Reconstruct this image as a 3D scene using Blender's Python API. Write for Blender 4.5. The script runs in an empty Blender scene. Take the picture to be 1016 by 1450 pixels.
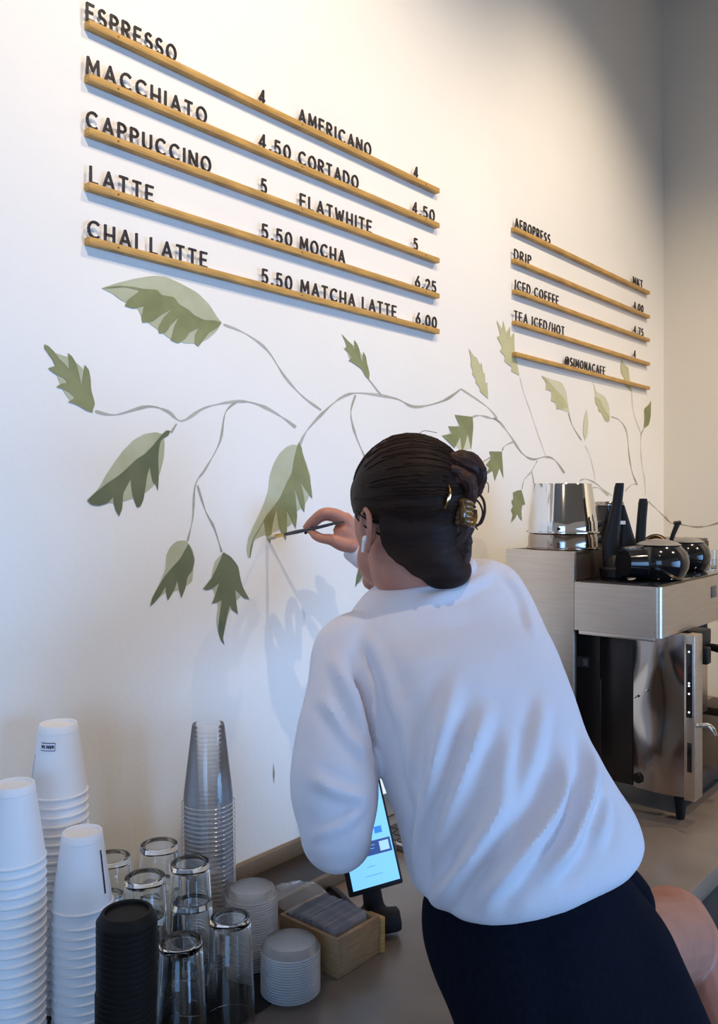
import bpy, bmesh, math, random
from mathutils import Vector, Matrix, noise

# ------------------------------------------------------------------ camera
F = 1200.0; CX = 508.0; HY = 707.0; CAMZ = 1.68
SC = bpy.context.scene
COL = SC.collection
cam_d = bpy.data.cameras.new('camera'); cam = bpy.data.objects.new('camera', cam_d); COL.objects.link(cam)
cam.location = (0, 0, CAMZ); cam.rotation_euler = (math.pi/2, 0, 0)
cam_d.sensor_fit = 'VERTICAL'; cam_d.sensor_height = 36; cam_d.sensor_width = 36*1016/1450
cam_d.lens = 36*F/1450; cam_d.shift_y = -(725-HY)/1450; cam_d.clip_start = 0.05
SC.camera = cam
# wall frame: D = distance of the mural wall from the camera, DV runs along it, NV points into the room
DV = Vector((.6488, .7610, 0)).normalized(); NV = Vector((DV.y, -DV.x, 0)); D = 1.31
CT = CAMZ-.78           # counter top height
SFAR = 3.47             # where the far wall stands
CEIL = 3.75
def WD(s, dist, Z): p = DV*s - NV*(D-dist); return Vector((p.x, p.y, Z))
def P(px, py, z): return Vector(((px-CX)/F*z, z, CAMZ-(py-HY)/F*z))
def W(px, py, off=0.0):
    a = (px-CX)/F; z = (D-off)/(DV.x-DV.y*a); return P(px, py, z)
def WFAR(px, py, off=0.0):
    a = (px-CX)/F; z = (SFAR-off)/(DV.x*a+DV.y); return P(px, py, z)

# ------------------------------------------------------------------ light
SC.view_settings.view_transform = 'Standard'; SC.view_settings.look = 'None'
SC.view_settings.exposure = -0.06; SC.view_settings.gamma = 1; SC.view_settings.use_curve_mapping = False
SC.cycles.transparent_max_bounces = 40
w = bpy.data.worlds.new('world'); SC.world = w; w.use_nodes = True
w.node_tree.nodes['Background'].inputs[0].default_value = (1, .93, .86, 1)
w.node_tree.nodes['Background'].inputs[1].default_value = .26
def look(o, tgt): o.rotation_euler = (Vector(tgt)-o.location).to_track_quat('-Z', 'Y').to_euler()
def spot(s, dist, Z, tgt, power, size=60, blend=.8, rad=.03, col=(1, .80, .56)):
    l = bpy.data.lights.new('spot', 'SPOT'); l.energy = power; l.spot_size = math.radians(size); l.spot_blend = blend
    l.shadow_soft_size = rad; l.color = col
    o = bpy.data.objects.new('track_and_fill_spot', l); COL.objects.link(o); o.location = WD(s, dist, Z); look(o, tgt)
def area(loc, tgt, sx, sy, power, col, spread):
    l = bpy.data.lights.new('area', 'AREA'); l.shape = 'RECTANGLE'; l.size = sx; l.size_y = sy; l.energy = power; l.color = col; l.spread = math.radians(spread)
    o = bpy.data.objects.new('window_daylight', l); COL.objects.link(o); o.location = loc; look(o, tgt)
spot(.16, 1.40, 3.45, WD(.85, 0, 2.66), 112, 78, 1.0, .012)
spot(1.25, 1.10, 3.45, WD(1.45, 0, 2.15), 62, 90, 1.0, .012)
spot(2.45, 1.15, 3.45, WD(2.55, 0, 2.00), 82, 94, 1.0, .012)
spot(2.45, 2.3, 3.45, WD(3.47, 1.3, 1.4), 185, 95, 1.0, .05)  # fill spot added to warm and brighten the far wall
area(WD(1.8, 3.9, 1.30), WD(.35, 0, .85), 2.6, 1.4, 31, (.24, .52, 1), 90)
area(WD(-2.2, 2.2, 1.8), WD(.8, 0, 1.1), 1.6, 1.6, 15, (.26, .54, 1), 110)

# ------------------------------------------------------------------ materials
def mat(name, col, rough=.6, metal=0.0, noise_amt=0.0, noise_scale=20, bump=0.0, bump_scale=200, stretch=None, emit=None,
        trans=0.0, ior=1.45, alpha=1.0, spec=.5, col2=None, sheen=0.0, sss=0.0, coat=0.0):
    m = bpy.data.materials.new(name); m.use_nodes = True; nt = m.node_tree; b = nt.nodes['Principled BSDF']
    b.inputs['Base Color'].default_value = (*col, 1); b.inputs['Roughness'].default_value = rough
    b.inputs['Metallic'].default_value = metal; b.inputs['IOR'].default_value = ior
    b.inputs['Transmission Weight'].default_value = trans; b.inputs['Alpha'].default_value = alpha
    b.inputs['Specular IOR Level'].default_value = spec
    b.inputs['Sheen Weight'].default_value = sheen; b.inputs['Coat Weight'].default_value = coat
    if sss: b.inputs['Subsurface Weight'].default_value = sss; b.inputs['Subsurface Scale'].default_value = .01; b.inputs['Subsurface Radius'].default_value = (1, .4, .2)
    tc = nt.nodes.new('ShaderNodeTexCoord'); mp = nt.nodes.new('ShaderNodeMapping'); nt.links.new(tc.outputs['Object'], mp.inputs[0])
    if stretch: mp.inputs['Scale'].default_value = stretch
    if noise_amt or col2:
        n = nt.nodes.new('ShaderNodeTexNoise'); n.inputs['Scale'].default_value = noise_scale; n.inputs['Detail'].default_value = 5
        nt.links.new(mp.outputs[0], n.inputs['Vector'])
        mx = nt.nodes.new('ShaderNodeMix'); mx.data_type = 'RGBA'
        c2 = col2 or tuple(min(1, max(0, c*(1-noise_amt))) for c in col)
        mx.inputs['A'].default_value = (*col, 1); mx.inputs['B'].default_value = (*c2, 1)
        r = nt.nodes.new('ShaderNodeMapRange'); r.inputs[1].default_value = .35; r.inputs[2].default_value = .65
        nt.links.new(n.outputs['Fac'], r.inputs[0]); nt.links.new(r.outputs[0], mx.inputs['Factor'])
        nt.links.new(mx.outputs['Result'], b.inputs['Base Color'])
    if bump:
        n2 = nt.nodes.new('ShaderNodeTexNoise'); n2.inputs['Scale'].default_value = bump_scale; n2.inputs['Detail'].default_value = 3
        nt.links.new(mp.outputs[0], n2.inputs['Vector'])
        bp = nt.nodes.new('ShaderNodeBump'); bp.inputs['Strength'].default_value = bump; bp.inputs['Distance'].default_value = .002
        nt.links.new(n2.outputs['Fac'], bp.inputs['Height']); nt.links.new(bp.outputs[0], b.inputs['Normal'])
    if emit: b.inputs['Emission Color'].default_value = (*emit[0], 1); b.inputs['Emission Strength'].default_value = emit[1]
    return m
def clear_mat(name, tint, a, e, rim=0.0):
    m = bpy.data.materials.new(name); m.use_nodes = True; nt = m.node_tree; nt.nodes.clear()
    out = nt.nodes.new('ShaderNodeOutputMaterial'); mx = nt.nodes.new('ShaderNodeMixShader')
    tr = nt.nodes.new('ShaderNodeBsdfTransparent'); b = nt.nodes.new('ShaderNodeBsdfPrincipled')
    b.inputs['Base Color'].default_value = (*tint, 1); b.inputs['Roughness'].default_value = .12; b.inputs['Specular IOR Level'].default_value = .9
    lw = nt.nodes.new('ShaderNodeLayerWeight'); lw.inputs['Blend'].default_value = .35
    mr = nt.nodes.new('ShaderNodeMapRange'); mr.inputs[3].default_value = a; mr.inputs[4].default_value = a+e
    tc = nt.nodes.new('ShaderNodeTexCoord'); sx = nt.nodes.new('ShaderNodeSeparateXYZ'); zr = nt.nodes.new('ShaderNodeMapRange')
    zr.inputs[1].default_value = .0025; zr.inputs[2].default_value = .0045; zr.inputs[3].default_value = rim; zr.inputs[4].default_value = 0
    ad = nt.nodes.new('ShaderNodeMath'); ad.operation = 'MAXIMUM'; m2 = nt.nodes.new('ShaderNodeMixShader'); gl = nt.nodes.new('ShaderNodeBsdfGlossy'); gl.inputs['Roughness'].default_value = .09
    fr = nt.nodes.new('ShaderNodeFresnel'); fr.inputs['IOR'].default_value = 1.22 if rim else 1.01
    nt.links.new(tc.outputs['Object'], sx.inputs[0]); nt.links.new(sx.outputs['Z'], zr.inputs[0])
    nt.links.new(lw.outputs['Facing'], mr.inputs[0]); nt.links.new(mr.outputs[0], ad.inputs[0]); nt.links.new(zr.outputs[0], ad.inputs[1]); nt.links.new(ad.outputs[0], mx.inputs[0])
    nt.links.new(tr.outputs[0], mx.inputs[1]); nt.links.new(b.outputs[0], mx.inputs[2])
    nt.links.new(fr.outputs[0], m2.inputs[0]); nt.links.new(mx.outputs[0], m2.inputs[1]); nt.links.new(gl.outputs[0], m2.inputs[2]); nt.links.new(m2.outputs[0], out.inputs[0])
    return m
M = dict(
 wall=mat('wall_paint', (.86, .85, .83), .75, bump=.25, bump_scale=90, noise_amt=.03, noise_scale=3),
 farwall=mat('far_wall_paint', (.80, .76, .68), .8, bump=.2, bump_scale=90),
 ceil=mat('ceiling_paint', (.5, .48, .45), .9), floor=mat('floor_concrete', (.05, .045, .04), .5, noise_amt=.3),
 counter=mat('counter_concrete', (.225, .180, .148), .30, noise_amt=.22, noise_scale=9, bump=.08, bump_scale=60),
 counter_side=mat('counter_front', (.05, .045, .042), .5, noise_amt=.2),
 wood=mat('rail_oak', (.62, .36, .10), .45, noise_amt=.35, noise_scale=6, stretch=(3, 3, 60), bump=.2),
 boxwood=mat('box_wood', (.42, .25, .12), .5, noise_amt=.3, noise_scale=8, stretch=(4, 4, 50), bump=.2),
 traywood=mat('tray_wood', (.20, .145, .09), .5, noise_amt=.3, noise_scale=8, bump=.2),
 traydark=mat('tray_dark_bottom', (.035, .026, .022), .4, noise_amt=.2),
 letter=mat('letter_plastic', (.035, .028, .03), .5), pin=mat('brass_pin', (.35, .18, .05), .4, .6),
 green_l=mat('mural_wash', (.42, .44, .29), .8, col2=(.50, .52, .38), noise_scale=14),
 green_d=mat('mural_green', (.20, .22, .10), .8, col2=(.27, .285, .14), noise_scale=16),
 green_dd=mat('mural_deep_green', (.125, .15, .085), .8, col2=(.17, .19, .11), noise_scale=16),
 green_p=mat('mural_warmlit_pale_green', (.46, .46, .25), .8, col2=(.54, .53, .33), noise_scale=16),  # farther leaves: pale paint, yellowed partly by warm light put into the colour
 green_pl=mat('mural_palest_wash', (.62, .62, .46), .8),
 stem=mat('mural_stem', (.50, .485, .44), .8, col2=(.36, .35, .29), noise_scale=9),
 stem_p=mat('mural_pale_stem', (.66, .63, .57), .8),
 stem_f=mat('mural_far_stem', (.36, .32, .25), .8),
 shirt=mat('sweatshirt_fleece', (.80, .755, .80), .95, bump=.35, bump_scale=900, sheen=.25),
 rib=mat('ribbed_knit', (.78, .73, .78), .95, bump=.6, bump_scale=500, sheen=.2),
 skirt=mat('navy_cloth', (.0045, .006, .014), .95, bump=.5, bump_scale=260, stretch=(3, 3, .4), spec=.15, noise_amt=.3, noise_scale=60),
 skin=mat('skin', (.50, .215, .145), .5, noise_amt=.12, noise_scale=30, sss=.12, bump=.1, bump_scale=400),
 nail=mat('nail_dark', (.05, .015, .012), .3),
 hair=mat('hair_brown', (.030, .0135, .0085), .58, noise_amt=.5, noise_scale=9, stretch=(1, 1, 5), bump=.5, bump_scale=60, spec=.2),
 hair2=mat('hair_red_brown', (.070, .027, .017), .58, noise_amt=.5, noise_scale=30, bump=.6, bump_scale=120, spec=.35),
 tort=mat('tortoiseshell', (.05, .03, .015), .12, col2=(.30, .13, .025), noise_scale=40, coat=.6),
 gold=mat('gold_metal', (.9, .55, .25), .18, 1.0), white_pl=mat('white_gloss_plastic', (.85, .85, .87), .2, coat=.5),
 dark_eye=mat('eye_brown', (.03, .015, .01), .2), lip=mat('lip', (.45, .16, .13), .5),
 paper=mat('cup_paper', (.86, .86, .88), .55, bump=.05, bump_scale=300), print=mat('printed_ink', (.03, .03, .06), .6),
 black=mat('black_plastic', (.010, .009, .009), .45, spec=.3), blacklid=mat('black_lid_plastic', (.009, .0075, .007), .5, spec=.22),
 blackgl=mat('black_gloss', (.008, .008, .010), .12, coat=.5), rubber=mat('black_rubber', (.012, .012, .013), .7, bump=.5, bump_scale=500),
 glass=mat('tumbler_glass', (.93, .97, 1), .015, trans=1.0, ior=1.47),
 clear=clear_mat('clear_cup_plastic', (.86, .90, .97), .006, .20, .25), clearlid=clear_mat('clear_lid_plastic', (.88, .92, .97), .03, .25, .42),
 film=clear_mat('cellophane', (.45, .43, .42), .22, .4),
 napkin=mat('napkin_grey', (.34, .31, .31), .75, noise_amt=.25, noise_scale=50), 
 steel=mat('brushed_steel', (.70, .60, .50), .34, 1.0, noise_amt=.10, noise_scale=10, stretch=(1, 1, 30), bump=.06, bump_scale=80),
 mirror=mat('polished_steel', (.42, .36, .32), .13, 1.0), chrome=mat('chrome', (.75, .76, .78), .07, 1.0),
 panel=mat('dark_panel', (.045, .038, .036), .28, .6), darkbrown=mat('dark_brown', (.03, .018, .014), .5),
 silver=mat('laptop_silver', (.40, .38, .37), .4, .7), key=mat('key_dark', (.06, .05, .05), .5),
 screen=mat('lit_screen', (.1, .2, .3), .3, emit=((.22, .62, 1), 1.05)), navy=mat('screen_navy', (.02, .04, .15), .3, emit=((.03, .06, .22), 1.0)),
 btn=mat('screen_blue', (.02, .1, .3), .3, emit=((.03, .22, .72), 1.0)), sq=mat('screen_square', (.1, .2, .3), .3, emit=((.42, .72, 1), 1.0)),
 scrtext=mat('screen_text', (.1, .2, .3), .3, emit=((.12, .38, .72), 1.0)), laplit=mat('laptop_lit', (.3, .3, .3), .3, emit=((.75, .82, .9), .9)),
 magazine=mat('magazine_paper', (.72, .70, .72), .5, noise_amt=.3, noise_scale=20), bluecov=mat('magazine_cover', (.05, .12, .28), .4),
 bristle=mat('bristle', (.55, .48, .36), .7), ferrule=mat('brass_ferrule', (.75, .50, .18), .25, 1.0), brushh=mat('brush_handle', (.02, .028, .045), .25, coat=.4),
 label=mat('label_white', (.75, .78, .9), .5), blueled=mat('indicator_light', (.5, .5, .5), .3, emit=((.8, .9, 1), 1.6)),
 badge=mat('machine_badge', (.10, .10, .12), .3, .4), shoe=mat('shoe_leather', (.03, .03, .03), .5),
)

# ------------------------------------------------------------------ helpers
def mesh_from(bm, name, smooth=True):
    me = bpy.data.meshes.new(name); bm.normal_update(); bm.to_mesh(me); bm.free()
    if smooth:
        me.polygons.foreach_set('use_smooth', [True]*len(me.polygons))
        try: me.set_sharp_from_angle(angle=math.radians(38))
        except Exception: pass
    return me
def obj(name, bm, m, parent=None, origin=None, label=None, smooth=True):
    """one mesh object from a bmesh given in world coordinates (or local when no origin / parent offset)"""
    off = Vector((0, 0, 0))
    if parent is not None:
        p = parent
        while p is not None: off += p.location; p = p.parent
    if origin is not None: off2 = Vector(origin)
    else: off2 = off
    if off2.length: bmesh.ops.translate(bm, vec=-off2, verts=bm.verts)
    me = mesh_from(bm, name, smooth)
    if isinstance(m, (list, tuple)):
        for k in m: me.materials.append(k)
    else: me.materials.append(m)
    o = bpy.data.objects.new(name, me); COL.objects.link(o)
    if parent is not None: o.parent = parent; o.location = off2-off
    else: o.location = off2
    if label: o['label'] = label
    return o
def thing(name, label, cat, loc, group=None):
    o = bpy.data.objects.new(name, None); COL.objects.link(o); o.location = loc; o.empty_display_size = .05
    return tag(o, label, cat, group)
def tag(o, label, cat, group=None):
    o['label'] = label; o['category'] = cat
    if group: o['group'] = group
    return o
def struct(o): o['kind'] = 'structure'; return o
def dup(root, loc, label=None):
    r = root.copy(); COL.objects.link(r); r.location = loc
    if label: r['label'] = label
    for ch in root.children:
        c = ch.copy(); COL.objects.link(c); c.parent = r
        for g in ch.children: d = g.copy(); COL.objects.link(d); d.parent = c
    return r
def box8(bm, pts, mi=0):
    v = [bm.verts.new(p) for p in pts]
    for f in ((3, 2, 1, 0), (4, 5, 6, 7), (0, 1, 5, 4), (1, 2, 6, 5), (2, 3, 7, 6), (3, 0, 4, 7)):
        bm.faces.new([v[i] for i in f]).material_index = mi
    return v
def wbox(bm, s0, s1, d0, d1, z0, z1, bev=0.0, mi=0):
    vs = box8(bm, [WD(s0, d0, z0), WD(s1, d0, z0), WD(s1, d1, z0), WD(s0, d1, z0), WD(s0, d0, z1), WD(s1, d0, z1), WD(s1, d1, z1), WD(s0, d1, z1)], mi)
    if bev:
        es = {e for v in vs for e in v.link_edges}
        bmesh.ops.bevel(bm, geom=list(es), offset=bev, segments=2, affect='EDGES', profile=.5)
    bmesh.ops.recalc_face_normals(bm, faces=bm.faces)
def obox(bm, c, ax, ay, az, bev=0.0):
    """box at centre c with half axes ax, ay, az"""
    c = Vector(c); pts = []
    for k in (-1, 1):
        for i, j in ((-1, -1), (1, -1), (1, 1), (-1, 1)): pts.append(c+ax*i+ay*j+az*k)
    vs = box8(bm, pts)
    if bev:
        es = {e for v in vs for e in v.link_edges}
        bmesh.ops.bevel(bm, geom=list(es), offset=bev, segments=2, affect='EDGES', profile=.5)
    bmesh.ops.recalc_face_normals(bm, faces=bm.faces)
def lathe(bm, prof, seg=32, loc=(0, 0, 0), rot=None, caps=False):
    rings = []; L = Vector(loc)
    for r, z in prof:
        if r < 1e-6:
            p = Vector((0, 0, z)); p = (rot @ p if rot else p)+L; rings.append([bm.verts.new(p)])
        else:
            rg = []
            for i in range(seg):
                a = 2*math.pi*i/seg; p = Vector((r*math.cos(a), r*math.sin(a), z)); p = (rot @ p if rot else p)+L; rg.append(bm.verts.new(p))
            rings.append(rg)
    for a, b in zip(rings, rings[1:]):
        if len(a) == 1 and len(b) == 1: continue
        for i in range(seg):
            j = (i+1) % seg
            if len(a) == 1: bm.faces.new((a[0], b[i], b[j]))
            elif len(b) == 1: bm.faces.new((a[i], b[0], a[j]))
            else: bm.faces.new((a[i], b[i], b[j], a[j]))
    if caps:
        for r in (rings[0], rings[-1]):
            if len(r) > 1: bm.faces.new(r)
    bmesh.ops.recalc_face_normals(bm, faces=bm.faces)
def cr(pts, n=6):
    """Catmull-Rom through tuples / vectors of any length"""
    pts = [tuple(p) for p in pts]
    if len(pts) < 3: return [Vector(p) if len(p) <= 4 else p for p in pts]
    q = [pts[0]]+pts+[pts[-1]]; out = []
    for i in range(1, len(q)-2):
        for k in range(n):
            t = k/n; r = []
            for a, b, c, d in zip(q[i-1], q[i], q[i+1], q[i+2]):
                r.append(.5*((2*b)+(-a+c)*t+(2*a-5*b+4*c-d)*t*t+(-a+3*b-3*c+d)*t**3))
            out.append(tuple(r))
    out.append(pts[-1]); return out
def tube(bm, pr, seg=12, n=5, flat=1.0, upv=None, wob=None):
    """pr: list of (Vector, radius) -> smooth closed tube"""
    d = cr([(p[0], p[1], p[2], r) for p, r in pr], n) if n > 1 else [(p[0], p[1], p[2], r) for p, r in pr]
    pts = [Vector(x[:3]) for x in d]; rad = [x[3] for x in d]; rings = []
    T = (pts[1]-pts[0]).normalized(); up = Vector(upv) if upv else (Vector((0, 0, 1)) if abs(T.z) < .9 else Vector((1, 0, 0)))
    X = T.cross(up).normalized(); 
    for i, p in enumerate(pts):
        T = (pts[min(i+1, len(pts)-1)]-pts[max(i-1, 0)]).normalized()
        X = (X-T*X.dot(T)).normalized(); Y = T.cross(X)
        r = max(rad[i], 1e-4); rings.append([bm.verts.new(p+X*math.cos(2*math.pi*k/seg)*r+Y*math.sin(2*math.pi*k/seg)*r*flat) for k in range(seg)])
    for a, b in zip(rings, rings[1:]):
        for i in range(seg): bm.faces.new((a[i], a[(i+1) % seg], b[(i+1) % seg], b[i]))
    bm.faces.new(rings[0][::-1]); bm.faces.new(rings[-1])
    bmesh.ops.recalc_face_normals(bm, faces=bm.faces)
def ellipsoid(bm, c, ax, ay, az, sub=3):
    """half-axis vectors"""
    m = Matrix((ax, ay, az)).transposed().to_4x4(); m.translation = Vector(c)
    bmesh.ops.create_icosphere(bm, subdivisions=sub, radius=1, matrix=m)
def ring_loft(bm, rings, seg=40, expo=2.4, n=4, cap=True):
    """rings: (L, R, thickness, backshift) L,R points; the ring bulges +-t along the forward axis"""
    d = cr([(*L, *R, t) for L, R, t in rings], n); rr = []
    for x in d:
        L = Vector(x[0:3]); R = Vector(x[3:6]); t = x[6]; c = (L+R)/2; a = (R-L)/2
        fw = Vector((0, 0, 1)).cross(a).normalized()*t
        rg = []
        for k in range(seg):
            th = 2*math.pi*k/seg; ct, st = math.cos(th), math.sin(th)
            rg.append(bm.verts.new(c+a*math.copysign(abs(ct)**(2/expo), ct)+fw*math.copysign(abs(st)**(2/expo), st)))
        rr.append(rg)
    for a, b in zip(rr, rr[1:]):
        for i in range(seg): bm.faces.new((a[i], a[(i+1) % seg], b[(i+1) % seg], b[i]))
    if cap: bm.faces.new(rr[0][::-1]); bm.faces.new(rr[-1])
    bmesh.ops.recalc_face_normals(bm, faces=bm.faces)
def remesh(bm, voxel, smooth=3, factor=.5):
    me = bpy.data.meshes.new('tmp'); bm.to_mesh(me); bm.free()
    o = bpy.data.objects.new('tmp', me); COL.objects.link(o)
    r = o.modifiers.new('r', 'REMESH'); r.mode = 'VOXEL'; r.voxel_size = voxel
    if smooth: s = o.modifiers.new('s', 'SMOOTH'); s.iterations = smooth; s.factor = factor
    dg = bpy.context.evaluated_depsgraph_get(); ev = o.evaluated_get(dg); m2 = bpy.data.meshes.new_from_object(ev)
    bpy.data.objects.remove(o); out = bmesh.new(); out.from_mesh(m2); bpy.data.meshes.remove(m2); bpy.data.meshes.remove(me)
    return out
def poly(bm, pts3, thick=None):
    vs = [bm.verts.new(p) for p in pts3]; f = bm.faces.new(vs); bm.normal_update()
    if f.normal.dot(NV) < 0: f.normal_flip()
    if thick:
        r = bmesh.ops.extrude_face_region(bm, geom=[f]); nv = [g for g in r['geom'] if isinstance(g, bmesh.types.BMVert)]
        bmesh.ops.translate(bm, vec=-thick, verts=nv)
    bmesh.ops.triangulate(bm, faces=[f for f in bm.faces if len(f.verts) > 4])

# ------------------------------------------------------------------ the room
bm = bmesh.new(); wbox(bm, -3.2, SFAR+.15, -.15, 0, 0, CEIL); wall = struct(obj('wall_left', bm, M['wall'], smooth=False))
bm = bmesh.new(); wbox(bm, SFAR, SFAR+.15, 0, 5.2, 0, CEIL); wall_far = struct(obj('wall_far', bm, M['farwall'], smooth=False))
bm = bmesh.new(); wbox(bm, -3.2, SFAR+.15, -.15, 5.2, -.1, 0); struct(obj('floor', bm, M['floor'], smooth=False))
bm = bmesh.new(); wbox(bm, -3.2, SFAR+.15, -.15, 5.2, CEIL, CEIL+.1); struct(obj('ceiling', bm, M['ceil'], smooth=False))

# counter: worktop + carcass
t = thing('service_counter', 'long grey-brown concrete counter running along the painted wall', 'counter', WD(1, .36, 0))
bm = bmesh.new(); wbox(bm, -1.2, SFAR-.005, .002, .72, CT-.045, CT, .004); obj('worktop', bm, M['counter'], t)
bm = bmesh.new(); wbox(bm, -1.18, SFAR-.01, .004, .66, 0, CT-.046); obj('carcass', bm, M['counter_side'], t)

# ------------------------------------------------------------------ mural (paint on the wall: parts of it)
def crop(ox, oy, k, pts): return [(ox+x*k, oy+y*k) for x, y in pts]
def smooth_closed(pts, n=3):
    """rounds gentle bends, keeps sharp tips"""
    out = []; N = len(pts)
    for i in range(N):
        a = Vector(pts[i-1]); b = Vector(pts[i]); c = Vector(pts[(i+1) % N])
        u = (b-a); v = (c-b)
        if u.length < 1e-6 or v.length < 1e-6: continue
        if u.angle(v) > 1.15: out.append(tuple(b)); continue
        p = b-u*.22; q = b+v*.22
        out += [tuple(p), tuple(p*.25+b*.5+q*.25), tuple(q)]
    return out
def leaf(light, dark, ml, md, lab):
    par = None
    if light:
        bm = bmesh.new(); poly(bm, [W(x, y, .0008) for x, y in smooth_closed(light)]); par = obj('painted_leaf', bm, ml, wall, smooth=False, origin=W(*light[0], .0))
        par['label'] = lab
    if dark:
        bm = bmesh.new(); poly(bm, [W(x, y, .0014) for x, y in smooth_closed(dark)])
        o = obj('leaf_lobes' if par else 'painted_leaf', bm, md, par or wall, smooth=False, origin=W(*dark[0], .0))
        if not par: o['label'] = lab
def stem(pts, wpx=3.0, m=None, far=False, lab=None):
    pts = cr(pts, 5); bm = bmesh.new(); prev = None; N = len(pts)
    fn = WFAR if far else W
    for i, (x, y) in enumerate(pts):
        a = Vector(pts[max(0, i-1)]); b = Vector(pts[min(N-1, i+1)]); t_ = (b-a).normalized(); nrm = Vector((-t_.y, t_.x))
        wv = wpx*.5*(.75+.35*math.sin(i*.9)+.1*math.sin(i*2.3))
        l = bm.verts.new(fn(x+nrm.x*wv, y+nrm.y*wv, .0006)); r = bm.verts.new(fn(x-nrm.x*wv, y-nrm.y*wv, .0006))
        if prev: bm.faces.new((prev[0], l, r, prev[1]))
        prev = (l, r)
    obj('painted_stem', bm, m or M['stem'], wall_far if far else wall, smooth=False, origin=fn(*pts[0], .0))
G = M
C1 = lambda p: crop(100, 380, .2362, p); C2 = lambda p: crop(50, 480, .0984, p); C3 = lambda p: crop(110, 590, .1476, p)
C4 = lambda p: crop(200, 750, .1673, p); C6 = lambda p: crop(340, 600, .1379, p); C7 = lambda p: crop(470, 460, .0886, p)
C8 = lambda p: crop(620, 440, .1378, p); C10 = lambda p: crop(600, 540, .1969, p); C13 = lambda p: crop(750, 500, .187, p)
CS = lambda p: crop(40, 380, .5118, p); CR = lambda p: crop(780, 540, .2323, p); C5 = lambda p: crop(440, 440, .567, p)
leaf(C1([(185,120),(270,90),(380,62),(500,43),(570,50),(660,90),(760,145),(830,215),(880,295),(905,325),(880,370),(820,425),(760,450),(680,448),(600,425),(520,365),(430,300),(400,235),(300,190),(250,150)]),
     C1([(185,120),(280,103),(380,110),(430,122),(520,128),(545,160),(620,172),(650,215),(710,250),(740,280),(800,310),(870,312),(905,325),(880,355),(830,385),(795,430),(765,468),(742,450),(745,400),(768,355),(710,385),(690,420),(645,450),(600,430),(620,350),(650,290),(600,340),(570,385),(530,390),(525,350),(560,290),(610,240),(540,280),(490,320),(430,325),(425,290),(440,225),(380,242),(325,225),(340,190),(400,145),(410,132),(330,112),(250,118)]), G['green_l'], G['green_d'], 'long painted leaf under the lowest menu rail')
leaf(C2([(300,205),(470,260),(600,350),(690,430),(750,700),(850,950),(820,1040),(600,960),(480,860),(400,740),(345,620),(310,520),(330,400),(250,280)]),
     C2([(130,75),(190,100),(280,190),(350,290),(420,350),(485,430),(480,300),(470,200),(530,250),(590,350),(625,480),(665,660),(690,500),(710,370),(770,440),(795,560),(805,740),(860,930),(830,1010),(825,1060),(740,1030),(640,970),(560,930),(470,905),(550,860),(560,830),(480,760),(390,715),(300,690),(380,640),(460,630),(420,570),(300,510),(240,470),(185,420),(290,385),(250,300),(180,200),(130,130)]), G['green_l'], G['green_d'], 'toothed leaf painted furthest along the branch to the left')
leaf(C3([(90,800),(200,690),(270,560),(350,440),(440,320),(540,220),(640,165),(750,148),(820,170),(835,260),(825,400),(790,540),(740,650),(650,730),(540,780),(430,815),(330,830),(260,825)]),
     C3([(90,805),(150,745),(280,640),(400,560),(500,470),(560,410),(640,360),(720,280),(790,190),(850,130),(890,135),(870,180),(800,220),(780,300),(772,420),(778,560),(770,715),(750,650),(720,630),(700,540),(690,480),(665,570),(650,680),(630,800),(600,865),(570,870),(530,770),(515,680),(508,600),(470,670),(435,740),(428,880),(398,955),(365,900),(345,830),(340,770),(290,830),(200,857),(130,845)]), G['green_l'], G['green_dd'], 'broad painted leaf with four dark lobes')
leaf(C4([(75,640),(100,560),(160,440),(205,330),(210,220),(240,150),(300,95),(380,90),(430,160),(455,250),(440,340),(430,440),(390,470),(300,520),(220,520),(140,580)]),
     C4([(75,650),(90,580),(140,490),(200,390),(270,310),(330,245),(370,170),(400,120),(430,180),(450,260),(430,350),(390,400),(375,490),(340,580),(320,510),(305,430),(280,510),(225,600),(210,530),(205,480),(160,560),(110,620)]), G['green_l'], G['green_dd'], 'small hanging painted leaf with a pale half')
leaf(C4([(690,195),(620,270),(595,380),(600,480),(620,540),(650,640),(635,760),(650,880),(700,975),(690,920),(740,700),(800,610),(845,560),(840,430),(800,270)]),
     C4([(695,190),(760,230),(820,310),(840,420),(860,490),(915,590),(870,580),(820,530),(795,510),(800,590),(818,715),(770,680),(750,640),(720,750),(690,920),(705,975),(670,930),(650,840),(665,700),(680,600),(597,627),(620,570),(660,450),(600,500),(550,513),(522,500),(570,440),(600,400),(630,340),(665,260)]), G['green_l'], G['green_dd'], 'dark painted leaf hanging straight down')
leaf(C6([(575,220),(540,212),(470,240),(400,310),(340,420),(300,540),(290,680),(250,800),(190,940),(130,1060),(80,1180),(65,1290),(80,1370),(105,1375),(120,1290),(145,1190),(250,1140),(330,1115),(420,1080),(520,1045),(580,900),(640,860),(700,770),(725,640),(720,540),(690,440),(640,300),(630,240)]),
     C6([(600,190),(630,240),(640,300),(680,430),(715,560),(735,700),(740,770),(680,690),(620,600),(650,720),(665,830),(658,910),(620,850),(590,760),(560,650),(575,830),(585,950),(570,1075),(530,1000),(480,890),(480,1080),(470,1195),(430,1130),(400,1060),(385,960),(375,880),(350,960),(330,1050),(310,1230),(280,1180),(255,1100),(245,1000),(180,1120),(140,1190),(120,1290),(105,1375),(95,1370),(105,1270),(140,1160),(205,1060),(270,940),(350,840),(410,760),(470,620),(530,510),(550,380),(580,250)]), G['green_l'], G['green_d'], 'large painted leaf at the tip of the brush')
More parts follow.
